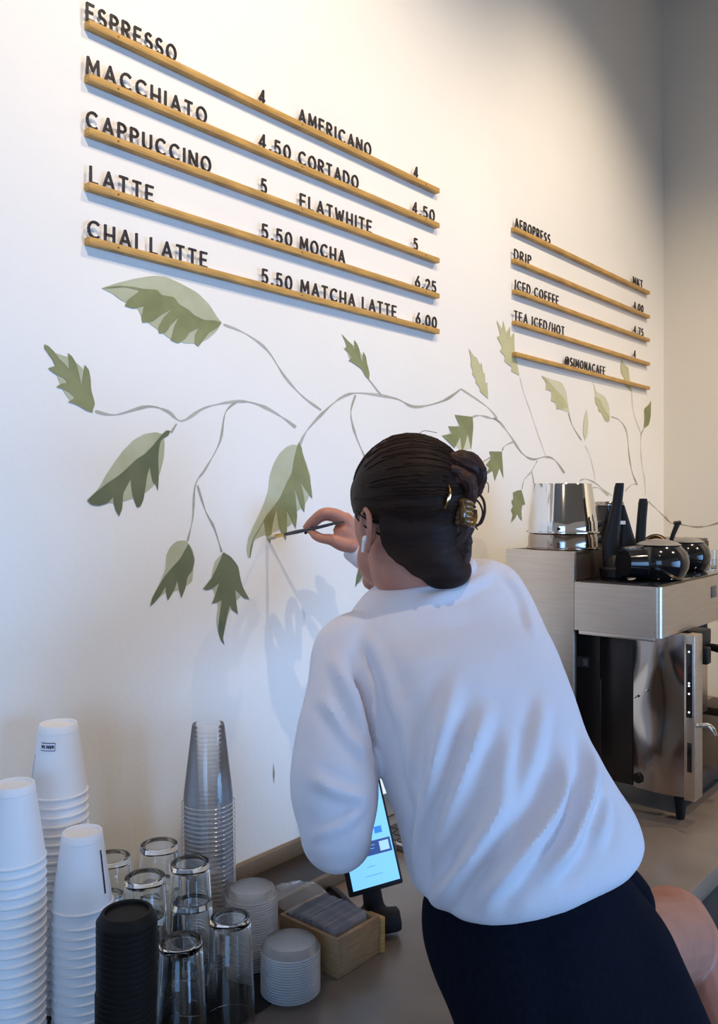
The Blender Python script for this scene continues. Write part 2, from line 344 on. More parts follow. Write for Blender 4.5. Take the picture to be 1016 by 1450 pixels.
leaf(C7([(260,260),(430,400),(520,560),(590,820),(460,700),(330,600),(260,500),(230,350)]),
     C7([(150,140),(250,250),(320,320),(360,400),(355,240),(400,300),(440,400),(450,510),(485,600),(490,500),(500,430),(540,500),(560,620),(600,780),(590,870),(540,830),(470,700),(380,640),(300,585),(260,575),(310,520),(260,440),(190,380),(235,350),(210,260)]), G['green_l'], G['green_d'], 'small upright painted leaf above the branch')
leaf(None, C8([(315,385),(370,470),(395,480),(430,560),(445,530),(465,640),(480,640),(485,740),(505,735),(515,905),(430,830),(430,790),(385,740),(390,700),(350,650),(360,620),(335,560),(340,500)]), None, G['green_p'], 'narrow toothed painted leaf between the two menus')
leaf(None, C8([(600,95),(660,190),(670,100),(700,230),(740,160),(740,280),(780,220),(785,400),(810,520),(835,665),(750,620),(760,580),(680,520),(690,470),(635,415),(660,370),(605,270),(640,250)]), None, G['green_p'], 'painted leaf crossed by the lowest short menu rail')
leaf(C10([(262,300),(355,330),(340,480),(262,500),(215,440),(180,360)]), C10([(222,240),(350,255),(355,330),(340,490),(315,380),(290,470),(272,505),(262,400),(220,480),(130,390),(200,375),(175,322),(260,325)]), G['green_pl'], G['green_d'], 'painted leaf showing above the bun of hair')
leaf(None, C10([(470,503),(560,505),(572,695),(545,620),(510,715),(495,640),(430,680),(470,620),(445,600),(485,550)]), None, G['green_d'], 'small three-lobed painted leaf beside the bun')
leaf(None, C10([(640,800),(670,785),(700,780),(715,830),(728,885),(707,890),(700,930),(705,1000),(688,985),(672,950),(655,985),(625,1015),(640,955),(625,925),(642,895),(628,862),(645,840)]), None, G['green_d'], 'small painted leaf hanging over the steel machine')
leaf(None, C10([(785,745),(800,745),(795,800),(777,820)]), None, G['green_d'], 'sliver of painted leaf beside the steel pitcher')
leaf(C13([(90,170),(170,200),(240,220),(275,290),(290,400),(300,450),(205,420),(160,300)]), C13([(85,170),(130,195),(190,270),(250,330),(290,400),(285,415),(200,425),(205,380),(160,360),(170,290),(120,275),(125,220)]), G['green_pl'], G['green_p'], 'pale painted leaf under the shortest menu word')
leaf(C13([(475,205),(500,290),(570,330),(600,400),(605,500),(585,525),(550,480),(500,350)]), C13([(490,330),(530,350),(560,420),(605,480),(600,520),(570,515),(545,450),(520,440),(515,400),(500,390)]), G['green_pl'], G['green_p'], 'pale painted leaf with a curled stalk')
leaf(None, C13([(428,420),(443,520),(435,630),(415,660),(402,600),(405,520)]), None, G['green_pl'], 'plain oval painted leaf')
leaf(None, C13([(695,50),(720,90),(745,110),(755,200),(770,290),(720,250),(715,190),(690,150),(685,100)]), None, G['green_p'], 'painted leaf crossed by the far end of a menu rail')
leaf(None, C13([(915,360),(915,470),(900,545),(862,570),(868,500),(865,420),(900,390)]), None, G['green_d'], 'last painted leaf before the corner')
leaf([(513,770),(520,795),(516,818),(508,826),(506,812),(508,790)], [(517,768),(524,800),(514,815),(503,831),(505,815),(511,795)], G['green_l'], G['green_dd'], 'painted leaf tip below the raised cuff')
stem(CS([(540,155),(600,180),(660,225),(710,300),(760,355),(810,392)]), 3.2)
stem(CS([(185,395),(240,405),(330,382),(385,395),(425,422),(490,385),(580,368),(640,378),(700,410),(740,440)]), 4.2)
stem(CS([(410,430),(395,455)]), 3)
stem(CS([(575,370),(545,400),(530,480),(490,555),(462,600),(455,690),(440,755)]), 3)
stem(CS([(468,600),(490,670),(515,720),(535,785)]), 3)
stem(CS([(750,490),(770,450),(820,395),(870,355),(920,345),(1016,360)])+C5([(260,240),(330,225),(375,195)]), 3.8)
stem(C5([(375,195),(440,240),(465,270)])+C10([(500,262),(545,295)]), 2.4)
stem(CS([(905,350),(892,400),(905,460),(930,520)]), 2.8)
stem(CS([(940,305),(975,350)]), 2.4)
stem(C10([(350,255),(400,245),(470,262),(540,290),(620,390),(700,510),(780,560),(870,543),(940,565),(1010,660)]), 2.8)
stem(C10([(562,500),(580,465),(640,435)]), 2.2); stem(C10([(405,590),(480,545)]), 2.2)
stem(C10([(690,-30),(720,90),(760,200),(820,380),(875,535)]), 1.3, G['stem_p'])
stem(C10([(705,775),(720,710),(770,650),(815,570)]), 1.4); stem(C10([(775,650),(792,740)]), 1.4)
for pts, wd, mm in (([(105,190),(130,270),(185,360)], 1.8, 'stem'), ([(205,390),(235,450),(262,560),(265,600)], 1.2, 'stem_p'),
    ([(175,605),(210,595),(270,620),(330,670),(370,695)], 2, 'stem'), ([(250,650),(290,650),(350,700)], 1.4, 'stem'),
    ([(365,215),(420,240),(460,310),(475,450),(495,560),(525,630)], 1.8, 'stem'), ([(450,670),(490,630),(525,628)], 1.4, 'stem'),
    ([(490,50),(500,180),(540,300),(548,320),(545,400),(555,520),(570,600),(575,690)], 1.5, 'stem_p'), ([(565,285),(545,325)], 1.3, 'stem'),
    ([(590,730),(650,785),(686,822)], 1.5, 'stem')):
    stem(CR(pts), wd, M[mm])
stem(CR([(690,824),(730,862),(790,872),(880,888),(960,880),(1040,855)]), 2.2, M['stem_f'], far=True)
bm = bmesh.new(); poly(bm, [W(x, y, .0006) for x, y in ((387,1080),(389,1095),(388,1110),(386,1098))]); obj('scuff_mark', bm, M['stem_f'], wall, smooth=False)

# ------------------------------------------------------------------ menu rails with standing letters
def arc(cx, cy, rx, ry, a0, a1, n=10): return [(cx+rx*math.cos(math.radians(a0+(a1-a0)*i/n)), cy+ry*math.sin(math.radians(a0+(a1-a0)*i/n))) for i in range(n+1)]
FONT = {
 'A': (.72, [[(0, 0), (.36, 1), (.72, 0)], [(.13, .3), (.59, .3)]]), 'C': (.72, [arc(.42, .5, .42, .5, 50, 310, 12)]),
 'D': (.66, [[(0, 0), (0, 1)], [(0, 1)]+arc(.2, .5, .46, .5, 90, -90)+[(0, 0)]]), 'E': (.5, [[(.5, 1), (0, 1), (0, 0), (.5, 0)], [(0, .5), (.42, .5)]]),
 'F': (.5, [[(.5, 1), (0, 1), (0, 0)], [(0, .5), (.42, .5)]]), 'H': (.62, [[(0, 0), (0, 1)], [(.62, 0), (.62, 1)], [(0, .42), (.62, .42)]]),
 'I': (.06, [[(.03, 0), (.03, 1)]]), 'K': (.58, [[(0, 0), (0, 1)], [(.55, 1), (0, .4)], [(.18, .58), (.58, 0)]]), 'L': (.46, [[(0, 1), (0, 0), (.46, 0)]]),
 'M': (.82, [[(0, 0), (.06, 1), (.41, .25), (.76, 1), (.82, 0)]]), 'N': (.64, [[(0, 0), (0, 1), (.64, 0), (.64, 1)]]), 'O': (.78, [arc(.39, .5, .39, .5, 0, 360, 18)]),
 'P': (.52, [[(0, 0), (0, 1)]+arc(.24, .75, .28, .25, 90, -90, 8)+[(0, .5)]]), 'R': (.56, [[(0, 0), (0, 1)]+arc(.24, .75, .28, .25, 90, -90, 8)+[(0, .5)], [(.22, .5), (.56, 0)]]),
 'S': (.5, [arc(.25, .75, .24, .25, 40, 270, 9)+arc(.25, .25, .25, .25, 90, -140, 9)[1:]]), 'T': (.56, [[(0, 1), (.56, 1)], [(.28, 1), (.28, 0)]]),
 'U': (.62, [[(0, 1), (0, .3)]+arc(.31, .3, .31, .3, 180, 360, 9)+[(.62, 1)]]), 'W': (.92, [[(0, 1), (.22, 0), (.46, .8), (.7, 0), (.92, 1)]]),
 '0': (.6, [arc(.3, .5, .3, .5, 0, 360, 16)]), '2': (.5, [arc(.25, .74, .24, .26, 160, -30, 8)+[(0, 0), (.5, 0)]]), '4': (.56, [[(.42, 0), (.42, 1), (0, .28), (.56, .28)]]),
 '5': (.5, [[(.46, 1), (.08, 1), (.05, .58)]+arc(.24, .31, .26, .31, 110, -140, 9)]), '6': (.54, [[(.42, 1), (.08, .45)], arc(.27, .28, .27, .28, 0, 360, 14)]),
 '7': (.5, [[(0, 1), (.5, 1), (.15, 0)]]), '.': (.08, [[(.04, 0), (.04, .1)]]), '/': (.4, [[(0, -.05), (.4, 1.05)]]),
 '@': (.9, [arc(.45, .5, .2, .22, 0, 360, 12), arc(.45, .5, .45, .5, -50, 300, 16)+[(.66, .3)]]),
}
def glyph(bm, ch, s0, zb, h, sx, off, th, dep):
    for st in FONT[ch][1]:
        for (x0, y0), (x1, y1) in zip(st, st[1:]):
            a = Vector((x0*sx, y0*h)); b = Vector((x1*sx, y1*h)); u = (b-a)
            if u.length < 1e-7: continue
            u.normalize(); nn = Vector((-u.y, u.x))*th/2; a = a-u*th*.3; b = b+u*th*.3
            q = [a+nn, a-nn, b-nn, b+nn]
            pts = [WD(s0+p.x, off, zb+p.y) for p in q]+[WD(s0+p.x, off+dep, zb+p.y) for p in q]
            box8(bm, pts)
    bmesh.ops.recalc_face_normals(bm, faces=bm.faces)
def s_of(px, off=.008):
    p = W(px, 700, off); return p.x*DV.x+p.y*DV.y
def word_layout(txt, pa, pb, zb, h, parent, th):
    s0, s1 = s_of(pa), s_of(pb)
    adv = []; x = 0; gap = .46
    for ch in txt:
        if ch == ' ': x += .62; continue
        adv.append((ch, x)); x += FONT[ch][0]+gap
    tot = x-gap; k = (s1-s0)/tot
    if len(txt) == 1: k = min(k, h*.9)
    for ch, xx in adv:
        bm = bmesh.new(); glyph(bm, ch, s0+xx*k, zb, h, k, .009, th, .0035)
        obj('letter', bm, M['letter'], parent, smooth=False, origin=WD(s0+(xx+FONT[ch][0]/2)*k, .006, zb))
def rail(xa, xb, ya, words, lab, group):
    # ya: picture height of the strip at its near end
    p0 = W(xa, ya, 0); zc = p0.z; s0 = s_of(xa, 0); s1 = s_of(xb, 0); hh = .0065
    t = thing('menu_rail', lab, 'menu sign', WD((s0+s1)/2, 0, zc-hh), group)
    bm = bmesh.new(); wbox(bm, s0, s1, .0, .017, zc-hh, zc+hh, .0012)
    obj('wooden_strip', bm, M['wood'], t)
    for f in (.055, .5, .94):
        bm = bmesh.new(); c = WD(s0+(s1-s0)*f, .017, zc); lathe(bm, [(0, .0012), (.0016, .001), (.002, 0), (0, -.001)], 10, c, NV.to_track_quat('Z', 'Y').to_matrix())
        obj('nail_head', bm, M['pin'], t)
    for txt, a, b in words: word_layout(txt, a, b, zc+hh+.0014, .0272, t, .0042 if xa < 500 else .0035)
g1 = 'long wooden menu rails of the left block'; g2 = 'short wooden menu rails near the corner'
rail(119, 615, 37, [('ESPRESSO', 122, 247), ('4', 366, 375), ('AMERICANO', 422, 523), ('4', 585, 592)], 'top long wooden menu rail reading ESPRESSO and AMERICANO', g1)
rail(119, 615, 112.5, [('MACCHIATO', 122, 290), ('4.50', 366, 409), ('CORTADO', 422, 505), ('4.50', 583, 613)], 'long wooden menu rail reading MACCHIATO and CORTADO', g1)
rail(119, 615, 188.5, [('CAPPUCCINO', 122, 296), ('5', 369, 378), ('FLATWHITE', 424, 524), ('5', 585, 592)], 'long wooden menu rail reading CAPPUCCINO and FLATWHITE', g1)
rail(119, 615, 265.5, [('LATTE', 127, 215), ('5.50', 370, 411), ('MOCHA', 424, 486), ('6.25', 587, 615)], 'long wooden menu rail reading LATTE and MOCHA', g1)
rail(119, 615, 342.5, [('CHAI LATTE', 124, 291), ('5.50', 370, 411), ('MATCHA LATTE', 425, 559), ('6.00', 588, 616)], 'lowest long wooden menu rail reading CHAI LATTE and MATCHA LATTE', g1)
rail(723, 914, 325.5, [('AEROPRESS', 728, 777), ('MKT', 895, 908)], 'top short wooden menu rail reading AEROPRESS', g2)
rail(723, 914, 370, [('DRIP', 727, 750), ('4.00', 896, 909)], 'short wooden menu rail reading DRIP', g2)
rail(724, 914, 413.5, [('ICED COFFEE', 728, 789), ('4.75', 896, 909)], 'short wooden menu rail reading ICED COFFEE', g2)
rail(724, 914, 457.5, [('TEA ICED/HOT', 727, 797), ('4', 896, 900)], 'short wooden menu rail reading TEA ICED/HOT', g2)
rail(724, 914, 502, [('@SIMONACAFE', 799, 855)], 'lowest short wooden menu rail reading @SIMONACAFE', g2)

# ------------------------------------------------------------------ shallow tray against the wall
t = thing('wooden_tray', 'shallow dark tray with tan wooden rim lying against the painted wall', 'tray', WD(1.25, .09, CT))
a0, a1, dd = s_of(285, 0), 1.47, .165
bm = bmesh.new(); wbox(bm, a0+.012, a1-.012, .016, dd-.012, CT+.001, CT+.006); obj('tray_bottom', bm, M['traydark'], t)
for q in ((a0, a1, .003, .015, .038), (a0, a1, dd-.012, dd, .028), (a0, a0+.012, .015, dd-.012, .028), (a1-.012, a1, .015, dd-.012, .028)):
    bm = bmesh.new(); wbox(bm, q[0], q[1], q[2], q[3], CT+.001, CT+q[4], .001); obj('tray_rim', bm, M['traywood'], t)

# ------------------------------------------------------------------ bar mat
bm = bmesh.new(); wbox(bm, -.45, s_of(440, 0)*0+.998, .055, .36, CT+.0005, CT+.005, .002)
MATZ = CT+.005
o = obj('rubber_bar_mat', bm, M['rubber'], origin=WD(.5, .2, CT)); tag(o, 'thin black rubber mat under the glasses and clear lids', 'mat')

# ------------------------------------------------------------------ stacks of white paper cups (mouth down)
H, RB, RR = .108, .0285, .0432
def cup_mesh():
    bm = bmesh.new()
    # upside down: rim at z=0, base at z=H with a recessed disc
    prof = [(RR-.0016, .0015), (RR, 0), (RR+.0016, .0015), (RR+.0016, .0035), (RR-.0003, .0045), (RB+.0015, H-.012), (RB+.0018, H-.0115), (RB, H-.001), (RB-.0008, H), (RB-.003, H-.0006), (RB-.0035, H-.004), (0, H-.0045)]
    lathe(bm, prof, 36); return mesh_from(bm, 'paper_cup')
cupm = cup_mesh(); cupm.materials.append(M['paper'])
ORD = 'first second third fourth fifth sixth seventh eighth ninth tenth eleventh twelfth thirteenth fourteenth fifteenth sixteenth seventeenth eighteenth nineteenth twentieth twenty-first twenty-second twenty-third twenty-fourth twenty-fifth twenty-sixth twenty-seventh twenty-eighth twenty-ninth thirtieth thirty-first thirty-second'.split()
def cup_stack(p, top, pitch, grp, where, lean=(0, 0), topfeat=None):
    n = int(round((top-H)/pitch))+1
    for i in range(n):
        z = (i)*pitch if i < n-1 else top-H
        q = Vector((p[0]+lean[0]*z, p[1]+lean[1]*z, CT+.001+z))
        o = bpy.data.objects.new('paper_cup', cupm); COL.objects.link(o); o.location = q; o.rotation_euler = (-lean[1], lean[0], i*.7)
        nm = ('topmost upside-down white paper cup of ' if i == n-1 else 'white paper cup, '+ORD[n-1-i]+' from the top of ')+where
        tag(o, nm, 'cup', grp)
    return o, q
_, q1 = cup_stack(P(19, 1100, 1.20).xy, .377, .0135, 'white paper cups in the front tall stack', 'the tall white stack at the photo edge')
_, q2 = cup_stack(P(118, 1100, 1.25).xy, .290, .0135, 'white paper cups in the stack by the black lids', 'the white stack next to the black lids', (-.01, 0))
_, q3 = cup_stack(P(86, 1100, 1.315).xy, .432, .0135, 'white paper cups in the rear stack by the wall', 'the rear white stack close to the wall', (-.012, 0))
def cup_patch(q, az0, az1, z0, z1, m, name, parent):
    bm = bmesh.new(); n = 8; prev = None
    for i in range(n+1):
        a = math.radians(az0+(az1-az0)*i/n)
        pr = []
        for z in (z0, z1):
            r = RR-.0003+(RB+.0018-RR)*(z/(H-.01))+.0007; pr.append(bm.verts.new(q+Vector((r*math.cos(a), r*math.sin(a), z))))
        if prev: bm.faces.new((prev[0], pr[0], pr[1], prev[1]))
        prev = pr
    return obj(name, bm, m, parent)
top3 = [o for o in COL.objects if o.name.startswith('paper_cup') and (o.location-q3).length < 1e-5][0]
top3.rotation_euler = (0, 0, 0); 
cup_patch(q3, -118, -78, .074, .086, M['print'], 'printed_frame', top3); 
cup_patch(q3+Vector((-.0003*0, -.0004, 0)), -117, -79, .075, .085, M['label'], 'printed_label', top3)
for a, b in ((-115, -109), (-108, -105), (-101, -97), (-96, -92), (-91, -87), (-86, -81)):
    cup_patch(q3+Vector((0, -.0009, 0)), a, b, .0775+random.Random(a).random()*.001, .0825, M['print'], 'printed_word', top3)
cup_patch(q3, -143, -141.5, .03, .066, M['print'], 'printed_line', top3)
top2 = [o for o in COL.objects if o.name.startswith('paper_cup') and (o.location-q2).length < 1e-5][0]; top2.rotation_euler = (0, 0, 0)
cup_patch(q2, -22, -17, .022, .084, M['print'], 'printed_line', top2)

# ------------------------------------------------------------------ stack of black lids
def lid_mesh(r, h, name):
    bm = bmesh.new(); lathe(bm, [(r-.002, 0), (r, 0), (r+.0004, .002), (r+.0004, .0065), (r-.0005, .0075), (r-.003, h*.6), (r-.006, h-.001), (r-.008, h), (r-.0105, h-.001), (r-.011, h-.005), (0, h-.005)], 40); return mesh_from(bm, name)
lm = lid_mesh(.0395, .018, 'black_lid'); lm.materials.append(M['blacklid'])
pb = P(178, 1300, 1.13).xy
for i in range(28):
    z = i*.0079; o = bpy.data.objects.new('plastic_cup_cover', lm); COL.objects.link(o)
    o.location = (pb[0]+(.0015 if i > 15 else 0), pb[1], CT+.001+z); o.rotation_euler = (0, 0, i*1.3)
    tag(o, ('topmost black plastic cup lid of the dark stack' if i == 27 else 'black plastic cup lid, '+ORD[27-i]+' from the top of the dark stack'), 'lid', 'black plastic cup lids in one stack')

# ------------------------------------------------------------------ glass tumblers upside down
GH, GB, GR = .150, .0295, .0372
def glass_mesh():
    bm = bmesh.new(); w_ = .0022
    prof = [(GR-w_*.5, 0), (GR, .0008), (GR+.0001, .002), (GB+.001, GH-.006), (GB, GH-.001), (GB-.0015, GH), (GB-.0055, GH-.0002), (GB-.0075, GH-.0018), (0, GH-.002)]
    inner = [(0, GH-.013), (GB-.006, GH-.0125), (GB-.0032, GH-.018), (GR-w_, .002), (GR-w_, .0008), (GR-w_*.5, 0)]
    lathe(bm, prof, 40); lathe(bm, inner, 40); bmesh.ops.remove_doubles(bm, verts=bm.verts, dist=1e-6); bmesh.ops.recalc_face_normals(bm, faces=bm.faces)
    return mesh_from(bm, 'glass')
gm = glass_mesh(); gm.materials.append(M['glass'])
def glass(px, z, up, lab):
    o = bpy.data.objects.new('glass_tumbler', gm); COL.objects.link(o); p = P(px, 1300, z); o.location = (p.x, p.y, MATZ+.0006+up)
    tag(o, lab, 'glass', 'upside-down glass tumblers on the black mat')
UP = .058
glass(256, 1.20, 0, 'single upside-down glass tumbler right beside the black lids')
glass(326, 1.27, 0, 'single upside-down glass tumbler next to the clear lid stacks')
glass(272, 1.325, 0, 'lower tumbler of the nested pair in front of the clear cups')
glass(269, 1.325, UP, 'upper tumbler of the nested pair in front of the clear cups')
glass(203, 1.275, 0, 'lower tumbler of the nested pair right behind the black lids')
glass(205, 1.275, UP, 'upper tumbler of the nested pair right behind the black lids')
glass(148, 1.345, 0, 'lower tumbler of the nested pair half hidden by white cups')
glass(157, 1.345, UP, 'upper tumbler of the nested pair half hidden by white cups')
glass(224, 1.395, 0, 'lower tumbler of the nested pair nearest the wall')
glass(225, 1.395, UP, 'upper tumbler of the nested pair nearest the wall')

# ------------------------------------------------------------------ clear plastic cups, tall stack
def clear_mesh():
    bm = bmesh.new(); lathe(bm, [(.0455, 0), (.0468, .0012), (.0455, .0025), (.0438, .0035), (.041, .03), (.0285, .134), (.0275, .138), (.024, .1375), (.0235, .132), (0, .132)], 32); return mesh_from(bm, 'clear_cup')
cm = clear_mesh(); cm.materials.append(M['clear']); pc = P(297, 1300, 1.49).xy
for i in range(32):
    z = i*.0078; o = bpy.data.objects.new('clear_plastic_cup', cm); COL.objects.link(o); o.location = (pc[0]-z*.012, pc[1], MATZ+.001+z)
    tag(o, 'topmost clear plastic cup of the tall see-through stack' if i == 31 else 'clear plastic cup, '+ORD[31-i]+' from the top of the tall see-through stack', 'cup', 'clear plastic cups in one tall stack')
# clear lids, two stacks
def clid(r):
    bm = bmesh.new(); lathe(bm, [(r, 0), (r+.001, .0015), (r-.0005, .004), (r-.0035, .0065), (r-.006, .0115), (r-.009, .013), (r-.012, .0115), (0, .0112)], 36); return mesh_from(bm, 'clear_lid')
cl = clid(.0465); cl.materials.append(M['clearlid'])
for (px, z, n, pit, wh) in ((411, 1.34, 17, .0040, 'low stack by the wooden box'), (356, 1.425, 26, .0044, 'taller stack behind the tumblers')):
    p = P(px, 1300, z)
    for i in range(n):
        o = bpy.data.objects.new('clear_cup_cover', cl); COL.objects.link(o); o.location = (p.x, p.y, MATZ+.001+i*pit); o.rotation_euler = (0, 0, i*.37)
        if pit > .0042: o.scale = (.93, .93, 1)
        tag(o, ('topmost clear plastic lid of the ' if i == n-1 else 'clear plastic lid, '+ORD[n-1-i]+' from the top of the ')+wh, 'lid', 'clear plastic lids in the '+wh)

# ------------------------------------------------------------------ wooden box of grey napkins
B0 = P(478, 1388, 1.374); B0.z = CT+.0005; bs = B0.x*DV.x+B0.y*DV.y; bd = D+B0.x*NV.x+B0.y*NV.y
bl, bw, bh = .108, .136, .064     # along the wall, away from it, height
t = thing('wooden_box', 'small open wooden box filled with grey paper napkins', 'box', WD(bs+bl/2, bd-bw/2, CT+.0005))
z0 = CT+.0005
for q in ((bs, bs+.008, bd-bw, bd, z0, z0+bh), (bs+bl-.008, bs+bl, bd-bw, bd-.0, z0, z0+bh), (bs+.008, bs+bl-.008, bd-.008, bd, z0, z0+bh), (bs+.008, bs+bl-.008, bd-bw, bd-bw+.008, z0, z0+bh)):
    bm = bmesh.new(); wbox(bm, *q, .0012); obj('side_panel', bm, M['boxwood'], t)
bm = bmesh.new(); wbox(bm, bs+.008, bs+bl-.008, bd-bw+.008, bd-.008, z0, z0+.006); obj('bottom_panel', bm, M['boxwood'], t)
bm = bmesh.new(); wbox(bm, bs+bl+.0005, bs+bl+.010, bd-.03, bd+.004, z0, z0+bh-.004, .001); obj('end_block', bm, M['wood'], t, label='lighter end block')
R_ = random.Random(4)
u, v = DV, NV; k_ = (v*-.25+Vector((0, 0, .9))).normalized()
nap = bmesh.new(); obox(nap, -k_*.022, u*((bl-.020)/2), u.cross(k_).normalized()*.00085, k_*.022)
napm = mesh_from(nap, 'napkin', False); napm.materials.append(M['napkin'])
for i in range(46):
    f = i/45; o = bpy.data.objects.new('paper_napkin', napm); COL.objects.link(o)
    o.location = WD(bs+bl/2+R_.uniform(-.0012, .0012), bd-bw+.011+f*(bw-.034), z0+bh+.004+.004*math.sin(f*3)+R_.uniform(-.0012, .0012)); o.rotation_euler = (0, 0, R_.uniform(-.012, .012))
    tag(o, ('front' if i == 45 else 'rearmost' if i == 0 else 'folded')+' grey paper napkin '+('against the rim nearest the counter edge' if i == 45 else 'under the plastic sleeve in the box' if i == 0 else 'in the tight row in the wooden box'), 'napkin', 'folded grey napkins in the wooden box')
bm = bmesh.new(); G_ = [[None]*9 for _ in range(9)]
for i in range(9):
    for j in range(9):
        f, g = i/8, j/8
        G_[i][j] = bm.verts.new(WD(bs+.002+f*.10, bd-bw-.006-.006*noise.noise(Vector((f*4, g*4, 1)))+(g-.62)*.085+.0, z0+bh+.016+.010*math.sin(f*3.1)-.022*abs(g-.55)+.006*noise.noise(Vector((f*6, g*6, 0)))))
for i in range(8):
    for j in range(8): bm.faces.new((G_[i][j], G_[i+1][j], G_[i+1][j+1], G_[i][j+1]))
o = obj('plastic_sleeve', bm, M['film'], origin=WD(bs+.04, bd-bw, z0+bh)); tag(o, 'crumpled see-through plastic sleeve lying on the napkins', 'wrapper')

# ------------------------------------------------------------------ payment tablet on its stand
TL = P(566, 1244, 1.50); TC = P(500, 1263, 1.455); TT = P(525, 1093, 1.56)
ux = (TL-TC); wv_ = ux.length; ux.normalize(); uy = (TT-TL); hv_ = uy.length; uy.normalize(); uy = (uy-ux*uy.dot(ux)).normalized(); un = ux.cross(uy)
if un.y > 0: un = -un
cc = TC+ux*wv_/2+uy*hv_/2
t = thing('payment_tablet', 'black payment tablet with lit blue screen standing under her elbow', 'tablet', Vector((cc.x, cc.y, CT)))
bm = bmesh.new(); obox(bm, cc-un*.006, ux*(wv_/2+.006), uy*(hv_/2+.008), un*.0055, .003); obj('casing', bm, M['black'], t)
def scr(x0, x1, y0, y1, m, name, lift, parent, lab=None):
    bm = bmesh.new(); q = [TC+ux*wv_*a+uy*hv_*b+un*lift for a, b in ((x0, y0), (x1, y0), (x1, y1), (x0, y1))]
    q2_ = [p-un*.0004 for p in q]; box8(bm, q+q2_); bmesh.ops.recalc_face_normals(bm, faces=bm.faces); return obj(name, bm, m, parent, smooth=False, label=lab)
sc_ = scr(0, 1, 0, 1, M['screen'], 'screen', .0006, t, 'lit pale blue screen')
scr(.0, .97, .26, .385, M['navy'], 'screen_banner', .0012, sc_); scr(.72, .92, .28, .365, M['sq'], 'screen_square', .0018, sc_)
scr(.68, .84, .44, .50, M['btn'], 'screen_button', .0012, sc_)
for x0, x1, y in ((.38, .54, .165), (.30, .66, .088)): scr(x0, x1, y, y+.008, M['scrtext'], 'screen_text', .0012, sc_)
for x0, x1, y in ((.35, .62, .345), (.38, .60, .315)): scr(x0, x1, y, y+.006, M['scrtext'], 'banner_text', .0018, sc_)
bm = bmesh.new(); bz = P(540, 1285, 1.52)
tube(bm, [(Vector((bz.x-.035, bz.y+.02, CT+.022)), .020), (Vector((bz.x-.005, bz.y, CT+.024)), .023), (Vector((bz.x+.032, bz.y+.005, CT+.026)), .021)], 12, 4)
tube(bm, [(Vector((bz.x-.01, bz.y+.02, CT+.02)), .02), (cc-un*.02-uy*.05, .016)], 10, 1)
bm = remesh(bm, .004, 2); obj('stand', bm, M['rubber'], t)
bm = bmesh.new(); tube(bm, [(Vector((bz.x-.035, bz.y+.03, CT+.012)), .008), (P(475, 1262, 1.66), .007), (P(462, 1262, 1.70), .006)], 8, 5)
for v in bm.verts: v.co.z = max(v.co.z, CT+.003)
obj('power_cable', bm, M['black'], t)
# ------------------------------------------------------------------ laptop
lf = P(571, 1209, 1.87); ls = lf.x*DV.x+lf.y*DV.y; ld = D+lf.x*NV.x+lf.y*NV.y
t = thing('laptop', 'open silver laptop with dark keys behind the tablet', 'laptop', WD(ls+.15, .14, CT))
s0_, s1_, d0_, d1_ = ls, ls+.31, .03, .25
d0_ = max(d0_, .02)
bm = bmesh.new(); wbox(bm, s0_, s1_, d0_, d1_, CT+.001, CT+.014, .002); obj('keyboard_base', bm, M['silver'], t)
km = None
for i in range(11):
    for j in range(5):
        a = s0_+.012+i*.0268; b = d0_+.05+j*(d1_-d0_-.06)/5
        bm = bmesh.new(); wbox(bm, a, a+.022, b, b+(d1_-d0_-.06)/5-.004, CT+.0142, CT+.0165); obj('key', bm, M['key'], t, smooth=False)
bm = bmesh.new(); wbox(bm, s0_, s1_, d0_+.003, d0_+.010, CT+.016, CT+.215, .002); lid_ = obj('display_lid', bm, M['silver'], t)
bm = bmesh.new(); wbox(bm, s0_+.006, s1_-.006, d0_+.0102, d0_+.0108, CT+.075, CT+.207); obj('display_screen', bm, M['laplit'], lid_, smooth=False, label='pale lit screen')
# ------------------------------------------------------------------ espresso machine
S0, S1 = 1.95, 2.95; ZB = CT+.065
t = thing('espresso_machine', 'large brushed steel espresso machine standing on black feet at the far end', 'coffee machine', WD(2.4, .37, CT))
bm = bmesh.new(); wbox(bm, S0, S0+.015, .156, .349, ZB, 1.5495, .0015); obj('side_panel', bm, M['steel'], t)
bm = bmesh.new(); wbox(bm, S0+.0155, S1, .158, .346, 1.36, 1.549, .002); obj('rear_housing', bm, M['panel'], t)
bm = bmesh.new(); wbox(bm, S0+.0155, S1, .3462, .3492, 1.478, 1.540, .0008); obj('rear_strip', bm, M['darkbrown'], t)
bm = bmesh.new(); wbox(bm, S0, S1, .350, .567, 1.356, 1.475, 0); 
es = [e for e in bm.edges if abs((e.verts[0].co-e.verts[1].co).z) > .05 and all((v.co-WD(S0, .567, v.co.z)).length < .01 for v in e.verts)]
bmesh.ops.bevel(bm, geom=es, offset=.014, segments=5, affect='EDGES', profile=.5); obj('top_drawer', bm, M['steel'], t)
bm = bmesh.new(); wbox(bm, S0+.012, S1-.01, .362, .555, 1.4755, 1.4785, .001); obj('drip_mat', bm, M['blackgl'], t)
bm = bmesh.new(); wbox(bm, S0+.004, S0+.02, .36, .55, 1.346, 1.3555, .001); obj('drawer_lip', bm, M['steel'], t)
bm = bmesh.new(); wbox(bm, 2.05, 2.064, .160, .372, ZB, 1.3555, .001); obj('dark_side_panel', bm, M['panel'], t)
bm = bmesh.new(); wbox(bm, 2.050, 2.064, .374, .458, ZB+.002, 1.3555, .001); obj('dark_side_panel', bm, M['panel'], t)
